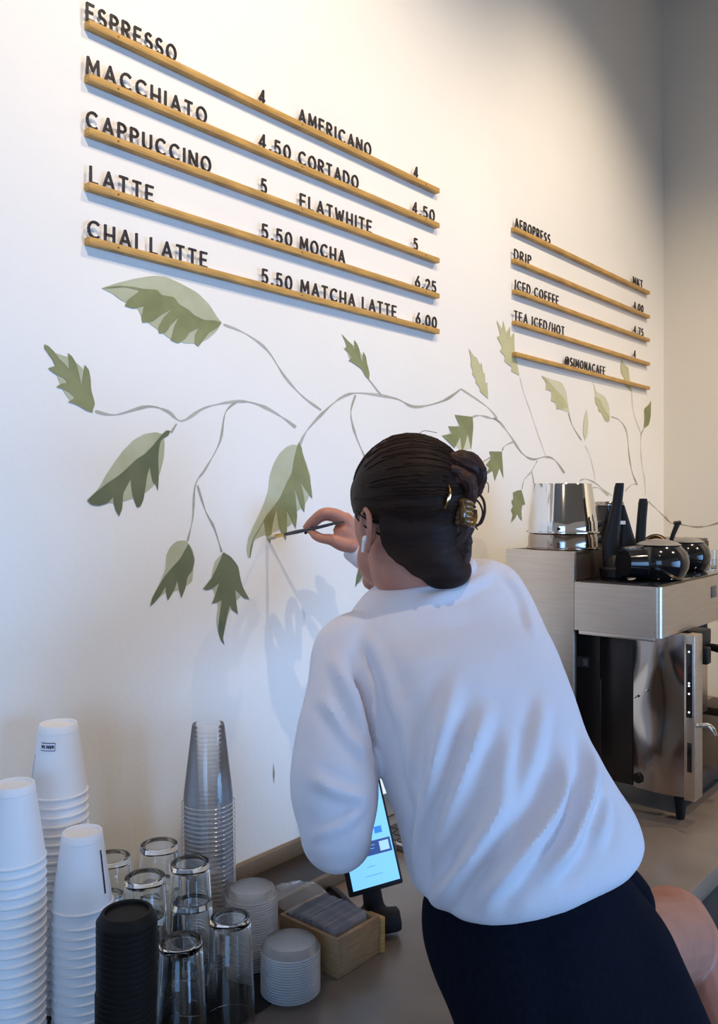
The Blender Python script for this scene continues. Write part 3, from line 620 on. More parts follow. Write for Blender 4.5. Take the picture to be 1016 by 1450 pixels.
# bowed polished side
bm = bmesh.new(); n = 24; cols = []
for i in range(n+1):
    f = i/n; d = .459+f*.127; col_ = []
    for j in range(25):
        g = j/24; z = ZB+g*(1.355-ZB); bow = .010*math.sin(f*math.pi)+.0035*math.sin(g*9)*math.sin(f*math.pi)
        col_.append(bm.verts.new(WD(2.064-.012-bow, d, z)))
    cols.append(col_)
for a, b in zip(cols, cols[1:]):
    for j in range(24): bm.faces.new((a[j], b[j], b[j+1], a[j+1]))
fr = bmesh.ops.extrude_face_region(bm, geom=bm.faces[:]); bmesh.ops.translate(bm, vec=DV*.03, verts=[v for v in fr['geom'] if isinstance(v, bmesh.types.BMVert)])
bmesh.ops.recalc_face_normals(bm, faces=bm.faces); obj('polished_side', bm, M['mirror'], t)
bm = bmesh.new(); wbox(bm, 2.045, 2.10, .5865, .612, ZB-.004, 1.3555, .002); colm = obj('front_column', bm, M['steel'], t)
bm = bmesh.new(); wbox(bm, 2.0435, 2.0448, .592, .606, 1.16, 1.335, .0004); strip = obj('button_strip', bm, M['blackgl'], t)
for zz in (1.317, 1.242, 1.236, 1.217, 1.173):
    bm = bmesh.new(); ellipsoid(bm, WD(2.0432, .599, zz), DV*.0012, NV*.0026, Vector((0, 0, .0026)), 1); obj('indicator_light', bm, M['blueled'], strip)
bm = bmesh.new(); wbox(bm, 2.0435, 2.0448, .594, .605, 1.03, 1.10, .0004); obj('dark_inlay', bm, M['blackgl'], t)
for px, zt in ((963, ZB), (846, ZB)):
    a = (px-CX)/F; z = 2.085/(DV.x*a+DV.y); p = P(px, 1100, z); bm = bmesh.new()
    lathe(bm, [(0, 0), (.0095, 0), (.0105, .004), (.016, .064), (0, .066)], 20, (p.x, p.y, CT+.0005)); obj('foot', bm, M['black'], t)
for s, d in ((S1-.06, .2), (S1-.06, .33)):
    p = WD(s, d, 0); bm = bmesh.new(); lathe(bm, [(0, 0), (.0095, 0), (.0105, .004), (.016, .064), (0, .066)], 20, (p.x, p.y, CT+.0005)); obj('foot', bm, M['black'], t)
bm = bmesh.new(); wbox(bm, S1-.12, S1, .160, .346, ZB, 1.3595, .002); obj('end_pod', bm, M['steel'], t)
bm = bmesh.new(); wbox(bm, 2.065, S1-.12, .160, .20, ZB, 1.3595, .002); obj('back_splash', bm, M['mirror'], t)
rq = (-DV).to_track_quat('Z', 'Y').to_matrix()
for d, zz, r in ((.474, .990, .0125), (.352, .988, .011)):
    bm = bmesh.new(); lathe(bm, [(0, .0), (r, .0), (r, .008), (r*.8, .011), (0, .0115)], 20, WD(2.050, d, zz), rq); obj('round_plug', bm, M['black'], t)
for d, zz in ((.468, 1.19), (.497, 1.21)):
    bm = bmesh.new(); lathe(bm, [(0, .0), (.003, .0), (.003, .004), (0, .005)], 12, WD(2.045, d, zz), rq); obj('screw', bm, M['chrome'], t)
bm = bmesh.new(); wbox(bm, 2.0485, 2.0498, .31, .342, 1.245, 1.272, .0003); bd_ = obj('badge', bm, M['badge'], t)
bm = bmesh.new(); wbox(bm, 2.0478, 2.0484, .326, .338, 1.250, 1.267, .0002); obj('badge_square', bm, M['silver'], bd_)
bm = bmesh.new(); wbox(bm, 2.052, 2.058, .369, .376, ZB-.035, 1.22, .001); obj('drain_pipe', bm, M['chrome'], t)
bm = bmesh.new(); tube(bm, [(P(976, 1028, 2.025), .004), (P(988, 1028, 2.02), .005), (P(1001, 1027, 2.0), .006), (P(1008, 1032, 1.985), .006), (P(1013, 1042, 1.975), .004)], 12, 4); obj('steam_lever', bm, M['chrome'], t)
for (s, d, zt) in ((2.30, .52, 1.3555), (2.62, .52, 1.3555)):
    p = WD(s, d, 0); bm = bmesh.new(); lathe(bm, [(0, zt), (.036, zt), (.036, zt-.035), (.032, zt-.05), (0, zt-.05)], 28, (p.x, p.y, 0)); g_ = obj('group_head', bm, M['black'], t)
    bm = bmesh.new(); lathe(bm, [(0, zt-.051), (.034, zt-.051), (.033, zt-.075), (.024, zt-.085), (0, zt-.086)], 28, (p.x, p.y, 0)); obj('filter_basket', bm, M['chrome'], g_)
    bm = bmesh.new(); tube(bm, [(WD(s, d+.03, zt-.063), .009), (WD(s-.01, d+.09, zt-.068), .012), (WD(s-.02, d+.15, zt-.078), .014)], 12, 4); obj('group_handle', bm, M['black'], g_)
bm = bmesh.new(); wbox(bm, 2.12, 2.20, .50, .60, 1.318, 1.3555, .004); obj('front_fascia', bm, M['black'], t)
bm = bmesh.new(); wbox(bm, 2.125, 2.155, .57, .615, 1.275, 1.317, .004); obj('tap_body', bm, M['black'], t)
bm = bmesh.new(); wbox(bm, 2.12, S1-.13, .36, .58, ZB-.02, ZB+.018, .003); obj('drip_tray', bm, M['darkbrown'], t)
bm = bmesh.new(); wbox(bm, 2.30, 2.34, .5672, .5685, 1.42, 1.45, .0003); obj('drawer_badge', bm, M['badge'], t)

# steel pitchers upside down on the rear housing
def pitcher(zb, lab):
    p = P(796, 700, 2.262); c = Vector((p.x, p.y, zb)); t = thing('steel_pitcher', lab, 'pitcher', c, 'two stacked upside-down steel pitchers')
    bm = bmesh.new(); lathe(bm, [(.088, .004), (.0945, .001), (.0955, 0), (.0955, .0025), (.0915, .0045), (.0905, .012), (.0905, .030), (.0895, .032), (.0765, .126), (.0745, .1295), (.07, .130), (0, .130), (0, .127), (.072, .127), (.086, .03), (.088, .004)], 64, c)
    obj('body', bm, M['chrome'] if zb > 1.57 else M['mirror'], t)
    bm = bmesh.new(); u = Vector((.92, .38, 0)); b_ = c+u*.093
    tube(bm, [(b_+Vector((0, 0, .016)), .006), (b_+u*.02+Vector((0, 0, .020)), .008), (b_+u*.032+Vector((0, 0, .026)), .007)], 12, 3, flat=1.3); obj('handle', bm, M['black'], t)
pitcher(1.5505, 'lower upside-down steel pitcher resting on the machine'); pitcher(1.592, 'upper tapered steel pitcher upside down on the other one')
# black canister with lid
p = P(862, 700, 2.52); t = thing('black_canister', 'small dark canister with flat lid behind the steel pitchers', 'canister', (p.x, p.y, 1.5502))
bm = bmesh.new(); lathe(bm, [(0, 0), (.036, 0), (.038, .003), (.040, .110), (.038, .112), (0, .112)], 36, t.location); obj('body', bm, M['blackgl'], t)
bm = bmesh.new(); lathe(bm, [(0, .1125), (.042, .1125), (.042, .120), (.040, .123), (0, .124)], 36, t.location); obj('canister_lid', bm, M['mirror'], t)
# portafilters stored handle up on the warming tray
def blade(bm, pts, wd, th):
    """tapered flat handle through (point, half width) list"""
    rr = []
    for p, h_ in pts:
        x = Vector((.93, -.15, 0)).normalized(); y = Vector((.15, .93, 0)).normalized()
        rr.append([bm.verts.new(p+x*math.copysign(abs(math.cos(a))**.6, math.cos(a))*h_+y*math.copysign(abs(math.sin(a))**.6, math.sin(a))*th) for a in [2*math.pi*k/16 for k in range(16)]])
    for a, b in zip(rr, rr[1:]):
        for i in range(16): bm.faces.new((a[i], a[(i+1) % 16], b[(i+1) % 16], b[i]))
    bm.faces.new(rr[0]); bm.faces.new(rr[-1]); bmesh.ops.recalc_face_normals(bm, faces=bm.faces)
def porta(pts, lab, z, hp, tagx=None):
    base = P(hp[0], hp[1], z); t = thing('portafilter', lab, 'portafilter', Vector((base.x, base.y, 1.4790)), 'black portafilters stored handle up on the machine')
    bm = bmesh.new(); lathe(bm, [(0, 0), (.030, 0), (.033, .003), (.035, .024), (.032, .028), (.027, .03), (.024, .045), (.014, .058), (0, .06)], 32, t.location); obj('filter_head', bm, M['black'], t)
    bm = bmesh.new(); blade(bm, [(P(x, y, z), w_/F*z) for x, y, w_ in pts], 0, .011); obj('handle', bm, M['black'], t)
    return t
t = porta([(868, 815, 12), (866, 790, 13), (864, 768, 12), (868, 745, 9), (873, 715, 7), (876, 690, 6.5), (877, 684, 5.5)], 'portafilter with the tallest black handle beside the steel pitchers', 2.17, (868, 815))
bm = bmesh.new(); blade(bm, [(P(890, 800, 2.19), .034), (P(888, 770, 2.19), .022), (P(884, 735, 2.19), .010), (P(881, 715, 2.19), .004)], 0, .010); sh = obj('guard_plate', bm, M['black'], t)
bm = bmesh.new(); c = P(881, 740, 2.177); obox(bm, c, Vector((.007, -.001, 0)), Vector((0, .0006, 0)), Vector((0, 0, .0045))); obj('white_tag', bm, M['white_pl'], sh)
porta([(912, 812, 8), (906, 785, 8), (906, 765, 7), (908, 735, 6.5), (910, 712, 6.5), (910, 706, 5)], 'portafilter with the shorter upright black handle', 2.26, (914, 800))
c = P(927, 774, 2.34); bm = bmesh.new(); rr_ = Vector((-.5, -.8, .5)).to_track_quat('Z', 'Y').to_matrix()
lathe(bm, [(.030, -.006), (.036, -.004), (.036, .006), (.031, .008), (.027, .004), (.027, -.004), (.030, -.006)], 36, c, rr_); t = thing('grinder_ring', 'round black ring with brass inner edge behind the pots', 'ring', c); obj('ring_body', bm, M['black'], t)
bm = bmesh.new(); lathe(bm, [(.0265, -.003), (.0268, .006), (.029, .0085), (.031, .0088)], 36, c, rr_); obj('brass_edge', bm, M['gold'], t)
for v_ in (0,):
    bm = bmesh.new(); lathe(bm, [(0, 0), (.020, 0), (.02, c.z-.03-1.479), (0, c.z-.03-1.479)], 16, (c.x, c.y, 1.479)); obj('ring_stand', bm, M['black'], t)
# pots
def pot(px, z, r, hgt, lab, stick, barrel):
    p = P(px, 800, z); zb = 1.4790; L = Vector((p.x, p.y, zb)); t = thing('black_pot', lab, 'pot', L, 'two round glossy black pots on the machine')
    bm = bmesh.new(); lathe(bm, [(0, 0), (r*.72, 0), (r*.80, .004), (r*.97, hgt*.28), (r, hgt*.45), (r*.93, hgt*.68), (r*.70, hgt*.86), (r*.66, hgt*.88), (0, hgt*.88)], 48, L); obj('body', bm, M['blackgl'], t)
    bm = bmesh.new(); lathe(bm, [(0, hgt*1.02), (r*.3, hgt*1.0), (r*.62, hgt*.93), (r*.74, hgt*.875), (r*.72, hgt*.865)], 48, L); obj('pot_lid', bm, M['silver'], t, label='pale metal lid')
    if stick:
        bm = bmesh.new(); tube(bm, [(P(stick[0][0], stick[0][1], z), .007), (P(*stick[1], z-.01), .006), (P(*stick[2], z-.01), .0075)], 10, 3)
        tube(bm, [(P(stick[2][0]-5, stick[2][1], z-.01), .006), (P(stick[2][0]+4, stick[2][1]-1, z-.01), .006)], 10, 1); obj('handle', bm, M['black'], t)
    if barrel:
        bm = bmesh.new(); a = L+Vector((-.02, -.01, hgt*.42)); b = L+Vector((-.100, -.035, hgt*.44)); tube(bm, [(a, .039), (a*.5+b*.5, .038), (b, .034)], 24, 1); obj('spout_barrel', bm, M['blackgl'], t)
        bm = bmesh.new(); tube(bm, [(b+Vector((0, 0, .036)), .007), (a+Vector((.0, 0, .042)), .009)], 10, 1, flat=.5); obj('highlight_strip', bm, M['chrome'], t)  # chrome tube stands in for the white highlight along the barrel top
pot(932, 2.13, .073, .100, 'nearer black pot with barrel spout and modelled highlight strip', None, True)
pot(972, 2.41, .064, .092, 'further black pot with a short stick handle on top', [(953, 775), (950, 765), (959, 741)], False)
bm = bmesh.new(); p = P(1006, 800, 2.53); lathe(bm, [(.016, 0), (.017, .001), (.019, .05), (.0175, .05), (.0155, .003), (0, .003), (0, 0), (.016, 0)], 28, (p.x, p.y, 1.479))
o = obj('shot_glass', bm, M['glass'], origin=(p.x, p.y, 1.479)); tag(o, 'small clear glass beside the further black pot', 'glass')
# open magazine
t = thing('open_magazine', 'open white magazine with blue cover lying right of the machine', 'magazine', WD(2.58, .52, CT))
for k, (sa, sb) in enumerate(((2.44, 2.60), (2.602, 2.76))):
    bm = bmesh.new(); g = []
    for i in range(13):
        f = i/12; zz = .006+.020*math.sin(f*math.pi)**.8*(1 if k == 0 else .8)
        g.append((bm.verts.new(WD(sa+(sb-sa)*f, .42, CT+zz)), bm.verts.new(WD(sa+(sb-sa)*f, .64, CT+zz*.9)), bm.verts.new(WD(sa+(sb-sa)*f, .42, CT+.0035)), bm.verts.new(WD(sa+(sb-sa)*f, .64, CT+.0035))))
    for a, b in zip(g, g[1:]):
        bm.faces.new((a[0], b[0], b[1], a[1])); bm.faces.new((a[2], a[3], b[3], b[2])); bm.faces.new((a[1], b[1], b[3], a[3])); bm.faces.new((a[0], a[2], b[2], b[0]))
    bm.faces.new((g[0][0], g[0][1], g[0][3], g[0][2])); bm.faces.new((g[-1][0], g[-1][2], g[-1][3], g[-1][1])); bmesh.ops.recalc_face_normals(bm, faces=bm.faces)
    obj('page_block', bm, M['magazine'], t)
bm = bmesh.new(); wbox(bm, 2.43, 2.77, .412, .648, CT+.001, CT+.003, 0); obj('cover', bm, M['bluecov'], t)
bm = bmesh.new(); wbox(bm, 2.98, 3.14, .30, .52, CT+.001, CT+.07, .004); o = obj('brown_crate', bm, M['darkbrown'], origin=WD(3.06, .41, CT)); tag(o, 'low dark brown crate behind the open magazine', 'crate')
# ------------------------------------------------------------------ the painter
PB = P(800, 1450, 1.06); PB.z = 0
person = thing('person', 'person in white sweatshirt leaning over the counter and painting the mural', 'person', PB)
FW = Vector((-.55, .835, 0)).normalized(); LF = Vector((-FW.y, FW.x, 0))
HO = P(571, 752, 1.32)
UPV = Vector((.05, 0, 1)).normalized()
def H_(f, l, u): return HO+FW*f+LF*l+UPV*u
def ell(bm, c, a, b, d, sub=3): ellipsoid(bm, c, FW*a, LF*b, Vector((0, 0, d)), sub)
def seglen(p, q, r0, r1, bm, seg=14, flat=1.0): tube(bm, [(p, r0), (q, r1)], seg, 1, flat)
bm = bmesh.new()
# head
ell(bm, H_(-.012, 0, .046), .093, .072, .086); ell(bm, H_(.035, 0, .012), .056, .060, .072); ell(bm, H_(.040, 0, -.045), .046, .050, .050)
ell(bm, H_(.072, 0, -.083), .020, .022, .018, 2); ell(bm, H_(-.004, .040, -.040), .030, .018, .038, 2); ell(bm, H_(-.004, -.040, -.040), .030, .018, .038, 2)
tube(bm, [(H_(.083, 0, .030), .008), (H_(.096, 0, .008), .010), (H_(.106, 0, -.010), .0115)], 10, 3); ell(bm, H_(.095, .011, -.012), .009, .007, .007, 2); ell(bm, H_(.095, -.011, -.012), .009, .007, .007, 2)
tube(bm, [(H_(.078, .034, .038), .009), (H_(.087, .012, .042), .009), (H_(.087, -.012, .042), .009), (H_(.078, -.034, .038), .009)], 8, 3)
tube(bm, [(H_(.080, .024, -.040), .004), (H_(.090, .008, -.036), .007), (H_(.090, -.008, -.036), .007), (H_(.080, -.024, -.040), .004)], 8, 3)
tube(bm, [(H_(.078, .022, -.047), .004), (H_(.088, 0, -.048), .008), (H_(.078, -.022, -.047), .004)], 8, 3)
# ears
for sgn in (1, -1):
    pr = [(-.008, .0, -.026), (-.001, .0, -.022), (.004, .001, -.008), (.006, .002, .010), (.000, .004, .026), (-.012, .008, .031), (-.022, .010, .022), (-.024, .009, .004), (-.018, .006, -.014), (-.010, .003, -.026)]
    tube(bm, [(H_(a*1.15-.004, sgn*(.074+b*1.2), c*1.12), .0050) for a, b, c in pr], 8, 3); ell(bm, H_(-.012, sgn*.070, .002), .015, .005, .024, 2); ell(bm, H_(-.006, sgn*.072, -.024), .008, .004, .008, 2)
ell(bm, H_(-.015, .018, -.058), .048, .040, .045); ell(bm, H_(-.015, -.018, -.058), .048, .040, .045)
# neck
NB = (P(612, 838, 1.335)); tube(bm, [(H_(-.012, 0, .0), .053), (H_(-.022, 0, -.055), .050), (NB, .054), (NB+Vector((.02, -.02, -.08)), .06)], 20, 3)
# torso core and pelvis
SL, SR = P(500, 940, 1.235), P(712, 862, 1.41)
ring_loft(bm, [(P(625, 1300, 1.08), P(855, 1200, 1.19), .085), (P(610, 1180, 1.11), P(830, 1110, 1.22), .085), (P(575, 1040, 1.16), P(790, 990, 1.29), .085), (P(530, 950, 1.21), P(740, 900, 1.37), .07), (P(560, 890, 1.28), P(690, 850, 1.38), .05)], 28, 2.2, 3)
seglen(SL, SR, .04, .04, bm)
HPL, HPR = P(715, 1400, 1.05), P(850, 1375, 1.13)
ell(bm, (HPL+HPR)/2, .085, .11, .09)
# left arm (hangs, bent, forearm goes forward)
EL = P(477, 1165, 1.13); WL = P(470, 1085, 1.44)
tube(bm, [(SL, .040), (P(484, 1000, 1.19), .034), (EL, .034), (P(477, 1168, 1.17), .032), (P(474, 1124, 1.28), .029), (P(470, 1092, 1.40), .026), (WL, .023)], 16, 3)
dl = (WL-EL).normalized(); sd = dl.cross(Vector((0, 0, 1))).normalized()
tube(bm, [(WL, .022), (WL+dl*.04, .024), (WL+dl*.085, .026)], 12, 3, flat=1)
for k, (o_, L_) in enumerate(((-.030, .062), (-.011, .075), (.010, .070), (.028, .056))):
    b_ = WL+dl*.085+sd*o_*.75; tube(bm, [(b_-dl*.02, .010), (b_+dl*L_*.5+Vector((0, 0, .004)), .009), (b_+dl*L_*.8+Vector((0, 0, -.010)), .008), (b_+dl*L_+Vector((0, 0, -.026)), .0065)], 10, 3)
tube(bm, [(WL+dl*.02, .014), (WL+dl*.045+sd*-.034+Vector((0, 0, -.012)), .011), (WL+dl*.08+sd*-.045+Vector((0, 0, -.02)), .008)], 10, 3)
# right arm: out to the wall
ER = P(640, 872, 1.64); WR = P(507, 775, 1.735)
tube(bm, [(SR, .040), (P(690, 872, 1.50), .034), (P(645, 876, 1.64), .032), (P(600, 845, 1.68), .028), (P(545, 805, 1.715), .023), (WR, .0205)], 16, 3)
# painting hand
def Q(px, py, z): return P(px, py, z)
tube(bm, [(WR, .0215), (Q(497, 762, 1.725), .022), (Q(487, 752, 1.72), .022), (Q(482, 744, 1.715), .018)], 14, 3)
tube(bm, [(WR, .017), (Q(499, 752, 1.725), .018), (Q(491, 738, 1.715), .0155), (Q(486, 731, 1.71), .0125)], 14, 3)
tube(bm, [(WR, .016), (Q(498, 772, 1.715), .0165), (Q(484, 770, 1.708), .0155), (Q(468, 764, 1.700), .0118), (Q(456, 762.5, 1.705), .0100), (Q(447, 758.5, 1.712), .0098), (Q(440, 751.5, 1.722), .0072)], 14, 4)
tube(bm, [(Q(486, 734, 1.71), .0130), (Q(474, 728, 1.703), .0120), (Q(463, 726, 1.700), .0112), (Q(455, 727.5, 1.700), .0105), (Q(446, 734, 1.706), .0095), (Q(438, 741.5, 1.716), .0085), (Q(431.5, 748, 1.726), .0064)], 14, 4)
tube(bm, [(Q(486, 740, 1.725), .0125), (Q(470, 731, 1.728), .011), (Q(458, 731, 1.728), .0105), (Q(449, 737, 1.730), .009), (Q(440, 746.5, 1.734), .0080), (Q(434, 754, 1.736), .0062)], 14, 4)
tube(bm, [(Q(488, 742, 1.742), .012), (Q(474, 733, 1.75), .0105), (Q(464, 731, 1.756), .010), (Q(460, 731, 1.770), .009), (Q(470, 734, 1.785), .008)], 12, 4)
tube(bm, [(Q(491, 748, 1.755), .011), (Q(482, 740, 1.770), .0095), (Q(476, 736, 1.780), .009), (Q(482, 740, 1.795), .008)], 12, 4)
# legs
KL = Vector((.335, .97, .50)); AL = Vector((.365, .90, .095))
tube(bm, [(HPL+Vector((.03, .0, .0)), .078), (HPL*.5+KL*.5, .074), (KL, .056), (KL*.6+AL*.4, .056), (AL, .036)], 20, 4)
KR = P(950, 1312, 1.405); AR = Vector((.625, 1.17, .64))
tube(bm, [(HPR, .075), (HPR*.5+KR*.5, .070), (KR+Vector((-.015, -.04, 0)), .066), (KR, .065), (KR+Vector((.02, -.02, -.04)), .062), (KR*.6+AR*.4, .056), (AR, .036)], 20, 5)
for A_, dn in ((AL, Vector((-.35, .93, -.1))), (AR, Vector((.2, -.5, -.75)))):
    dn.normalize(); tube(bm, [(A_, .036), (A_+dn*.06+Vector((0, 0, -.03)), .032), (A_+dn*.15+Vector((0, 0, -.045)), .026)], 12, 3)
bm = remesh(bm, .0031, 3, .5); body = obj('body', bm, M['skin'], person)
# eyes
for s in (1, -1):
    bm = bmesh.new(); ell(bm, H_(.078, s*.030, .020), .011, .012, .008, 2); e_ = obj('eye', bm, M['white_pl'], body)
    bm = bmesh.new(); ell(bm, H_(.0865, s*.030, .019), .003, .0055, .0055, 2); obj('iris', bm, M['dark_eye'], e_)
    bm = bmesh.new(); tube(bm, [(H_(.076, s*.046, .044), .002), (H_(.086, s*.030, .050), .0035), (H_(.092, s*.014, .046), .003)], 8, 3); obj('eyebrow', bm, M['hair'], body)
bm = bmesh.new(); tube(bm, [(H_(.086, .020, -.043), .002), (H_(.096, .006, -.040), .004), (H_(.096, -.006, -.040), .004), (H_(.086, -.020, -.043), .002)], 8, 3); tube(bm, [(H_(.084, .018, -.048), .002), (H_(.095, 0, -.049), .0045), (H_(.084, -.018, -.048), .002)], 8, 3); obj('lips', bm, M['lip'], body)
for a, b in ((Q(434, 752.5, 1.7290), Q(431.5, 756, 1.7290)),):
    bm = bmesh.new(); tube(bm, [(a, .0042), (b, .0034)], 10, 1, flat=.8); obj('fingernail', bm, M['nail'], body)
# shoes
for A_, dn in ((AL, Vector((-.35, .93, 0))), (AR, Vector((.2, -.5, -.75)))):
    dn.normalize(); bm = bmesh.new(); dz = Vector((0, 0, 1)) if A_ is AL else Vector((-.3, -.6, .4)).normalized()
    lo = A_-dz*.055; tube(bm, [(lo-dn*.05, .034), (lo+dn*.02, .040), (lo+dn*.10, .040), (lo+dn*.17, .034), (lo+dn*.195, .02)], 16, 4, flat=1.0)
    if A_ is AL:
        for v in bm.verts: v.co.z = max(v.co.z, .002)
    obj('shoe', bm, M['shoe'], person)

# sweatshirt: torso and sleeves as one garment
bm = bmesh.new()
ring_loft(bm, [(P(618, 1284, 1.075), P(852, 1190, 1.20), .110), (P(606, 1276, 1.07), P(862, 1180, 1.21), .120), (P(600, 1250, 1.07), P(866, 1160, 1.225), .132), (P(590, 1200, 1.08), P(852, 1125, 1.24), .134), (P(568, 1125, 1.10), P(812, 1060, 1.26), .128),
    (P(552, 1060, 1.12), P(786, 1000, 1.28), .120), (P(538, 990, 1.15), P(768, 945, 1.32), .114), (P(525, 930, 1.19), P(750, 890, 1.36), .104), (P(500, 893, 1.235), P(735, 842, 1.395), .090), (P(516, 852, 1.27), P(718, 806, 1.40), .070), (P(548, 826, 1.30), P(684, 790, 1.385), .057)], 48, 2.5, 5)
tube(bm, [(P(520, 905, 1.26), .046), (P(493, 922, 1.245), .052), (P(484, 975, 1.20), .050), (P(476, 1040, 1.165), .056), (P(472, 1100, 1.135), .059), (P(475, 1145, 1.12), .056), (P(476, 1184, 1.115), .047), (P(478, 1172, 1.17), .047), (P(474, 1125, 1.28), .044), (P(470, 1092, 1.40), .038), (WL, .034)], 24, 5)
tube(bm, [(P(690, 845, 1.39), .050), (P(706, 856, 1.42), .054), (P(690, 872, 1.50), .054), (P(645, 876, 1.64), .050), (P(600, 845, 1.68), .043), (P(545, 805, 1.715), .036), (P(516, 784, 1.733), .031)], 24, 5)
# collar roll
n_ = 24; cpts = []
for k in range(n_+1):
    a = 2*math.pi*k/n_; cpts.append((NB+Vector((-.006, 0, .029))+Vector((.065*math.cos(a), .060*math.sin(a), .014*math.cos(a)+.01*math.sin(a))), .011))
bm = remesh(bm, .005, 4, .5)
folds = [ # polyline on the cloth, width, height
 ([(643, 962), (618, 1073), (596, 1185), (590, 1262)], .019, .0085), ([(724, 1046), (696, 1157), (652, 1235), (612, 1280)], .018, .0105), ([(802, 1073), (785, 1146), (730, 1220), (682, 1275)], .019, .0115),
 ([(828, 1045), (838, 1110), (808, 1190), (770, 1240)], .018, .0100), ([(690, 1000), (660, 1080), (628, 1170), (612, 1230)], .017, .0075), ([(770, 990), (750, 1080), (700, 1180)], .018, .0060),
 ([(566, 985), (580, 1070), (590, 1150)], .017, .0055), ([(520, 900), (548, 960), (562, 1030)], .015, .005), ([(852, 1110), (856, 1150), (840, 1195)], .016, .007),
 ([(507, 955), (522, 1010), (533, 1066)], .010, -.016), ([(498, 925), (512, 965), (522, 1000)], .012, -.007),
 ([(470, 930), (500, 1000), (516, 1060)], .013, .007), ([(455, 985), (485, 1030), (520, 1075)], .013, .006), ([(440, 1100), (480, 1122), (520, 1130)], .013, .006), ([(440, 1185), (480, 1172), (518, 1140)], .011, .005),
 ([(600, 850), (650, 835), (700, 808)], .014, .004), ([(716, 812), (742, 850), (757, 905)], .014, .004)]
def cpx(co): return Vector((CX+co.x/co.y*F, HY-(co.z-CAMZ)/co.y*F))
bm.normal_update(); camp = Vector((0, 0, CAMZ))
segs = []
for pl, wdt, amp in folds:
    pl = [Vector(x[:2]) for x in cr([(a, b, 0) for a, b in pl], 4)] if len(pl) > 2 else [Vector(a) for a in pl]
    segs.append((pl, wdt, amp))
# anchor every fold on the cloth: nearest front-side vertex under each polyline point
from mathutils.kdtree import KDTree
from mathutils.bvhtree import BVHTree
bv = BVHTree.FromBMesh(bm); F3 = []
for pl, wdt, amp in segs:
    q = []
    for a in pl:
        d_ = (P(a.x, a.y, 1.2)-camp).normalized(); h_ = bv.ray_cast(camp, d_)
        if h_[0] is not None: q.append(h_[0])
    if len(q) > 1: F3.append((q, wdt*.85, amp))
def seg_d(p, a, b):
    ab = b-a; t_ = max(0, min(1, (p-a).dot(ab)/max(1e-9, ab.length_squared))); return (p-(a+ab*t_)).length, t_
mv = []
for v in bm.verts:
    s = 0
    for q, wdt, amp in F3:
        best = 9; bi = 0
        for i in range(len(q)-1):
            d_, t_ = seg_d(v.co, q[i], q[i+1])
            if d_ < best: best = d_; bi = i+t_
        if best < wdt*3:
            f = bi/(len(q)-1); env = min(1, 4*f+.15)*min(1, 4*(1-f)+.15); x_ = best/wdt
            s += 1.6*amp*env*(math.exp(-x_*x_*1.6)-.55*math.exp(-(x_-1.25)**2*3))
    nz = noise.noise(v.co*16)*.0022+noise.noise(v.co*38)*.0009
    mv.append((v, v.normal.copy()*(s+nz)))
for v, m_ in mv: v.co += m_
for _ in range(5): bmesh.ops.smooth_vert(bm, verts=bm.verts, factor=.5, use_axis_x=True, use_axis_y=True, use_axis_z=True)
shirt = obj('sweatshirt', bm, M['shirt'], person)
bm = bmesh.new(); tube(bm, cpts, 10, 1); obj('ribbed_collar', bm, M['rib'], shirt)
d_ = (P(516, 784, 1.733)-P(545, 805, 1.715)).normalized(); c0 = P(514, 783, 1.734)
bm = bmesh.new(); rq_ = d_.to_track_quat('Z', 'Y').to_matrix(); lathe(bm, [(.026, .034), (.029, .036), (.031, .032), (.033, .0), (.031, -.004), (.027, -.002), (.026, .034)], 32, c0-d_*.008, rq_)
obj('ribbed_cuff', bm, M['rib'], shirt)
# skirt
bm = bmesh.new()
ring_loft(bm, [(P(632, 1250, 1.08), P(840, 1165, 1.19), .085), (P(616, 1300, 1.065), P(862, 1215, 1.195), .105), (P(612, 1345, 1.05), P(905, 1275, 1.19), .115), (P(630, 1405, 1.03), P(940, 1345, 1.16), .122), (P(652, 1460, 1.01), P(975, 1425, 1.12), .125),
   (P(680, 1560, .99), P(1050, 1540, 1.08), .13), (P(700, 1690, .97), P(1090, 1680, 1.05), .125)], 56, 2.3, 5)
tube(bm, [(P(868, 1235, 1.22), .026), (P(890, 1268, 1.24), .030), (P(900, 1300, 1.24), .03)], 14, 3)
bm = remesh(bm, .007, 6, .6); bm.normal_update()
mv = []
for v in bm.verts:
    p_ = cpx(v.co); u_ = (p_.x-600-(p_.y-1300)*.35)/26; s = .0035*math.sin(u_+noise.noise(v.co*7)*2.2)*max(0, min(1, (p_.x-700)/150))+noise.noise(v.co*14)*.003
    mv.append((v, v.normal.copy()*s))
for v, m_ in mv: v.co += m_
obj('skirt', bm, M['skirt'], person)

# hair
HC = H_(-.014, 0, .054); HA, HB_, HD = .100, .088, .097
def on_cap(th, ph, k=1.0):   # th around (0 = forward, + = left), ph elevation
    return HC+FW*(HA*k*math.cos(ph)*math.cos(th))+LF*(HB_*k*math.cos(ph)*math.sin(th))+Vector((0, 0, HD*k*math.sin(ph)))
bm = bmesh.new(); ell(bm, HC, HA, HB_, HD, 4)
ell(bm, H_(-.052, .004, -.004), .054, .066, .056); ell(bm, H_(-.064, -.010, -.038), .042, .052, .036); ell(bm, H_(-.070, -.030, -.058), .036, .044, .030); ell(bm, H_(-.035, .050, .010), .045, .030, .050)
ell(bm, H_(.022, .045, .055), .046, .033, .048); ell(bm, H_(.022, -.045, .055), .046, .033, .048)
bm = remesh(bm, .004, 6, .6)
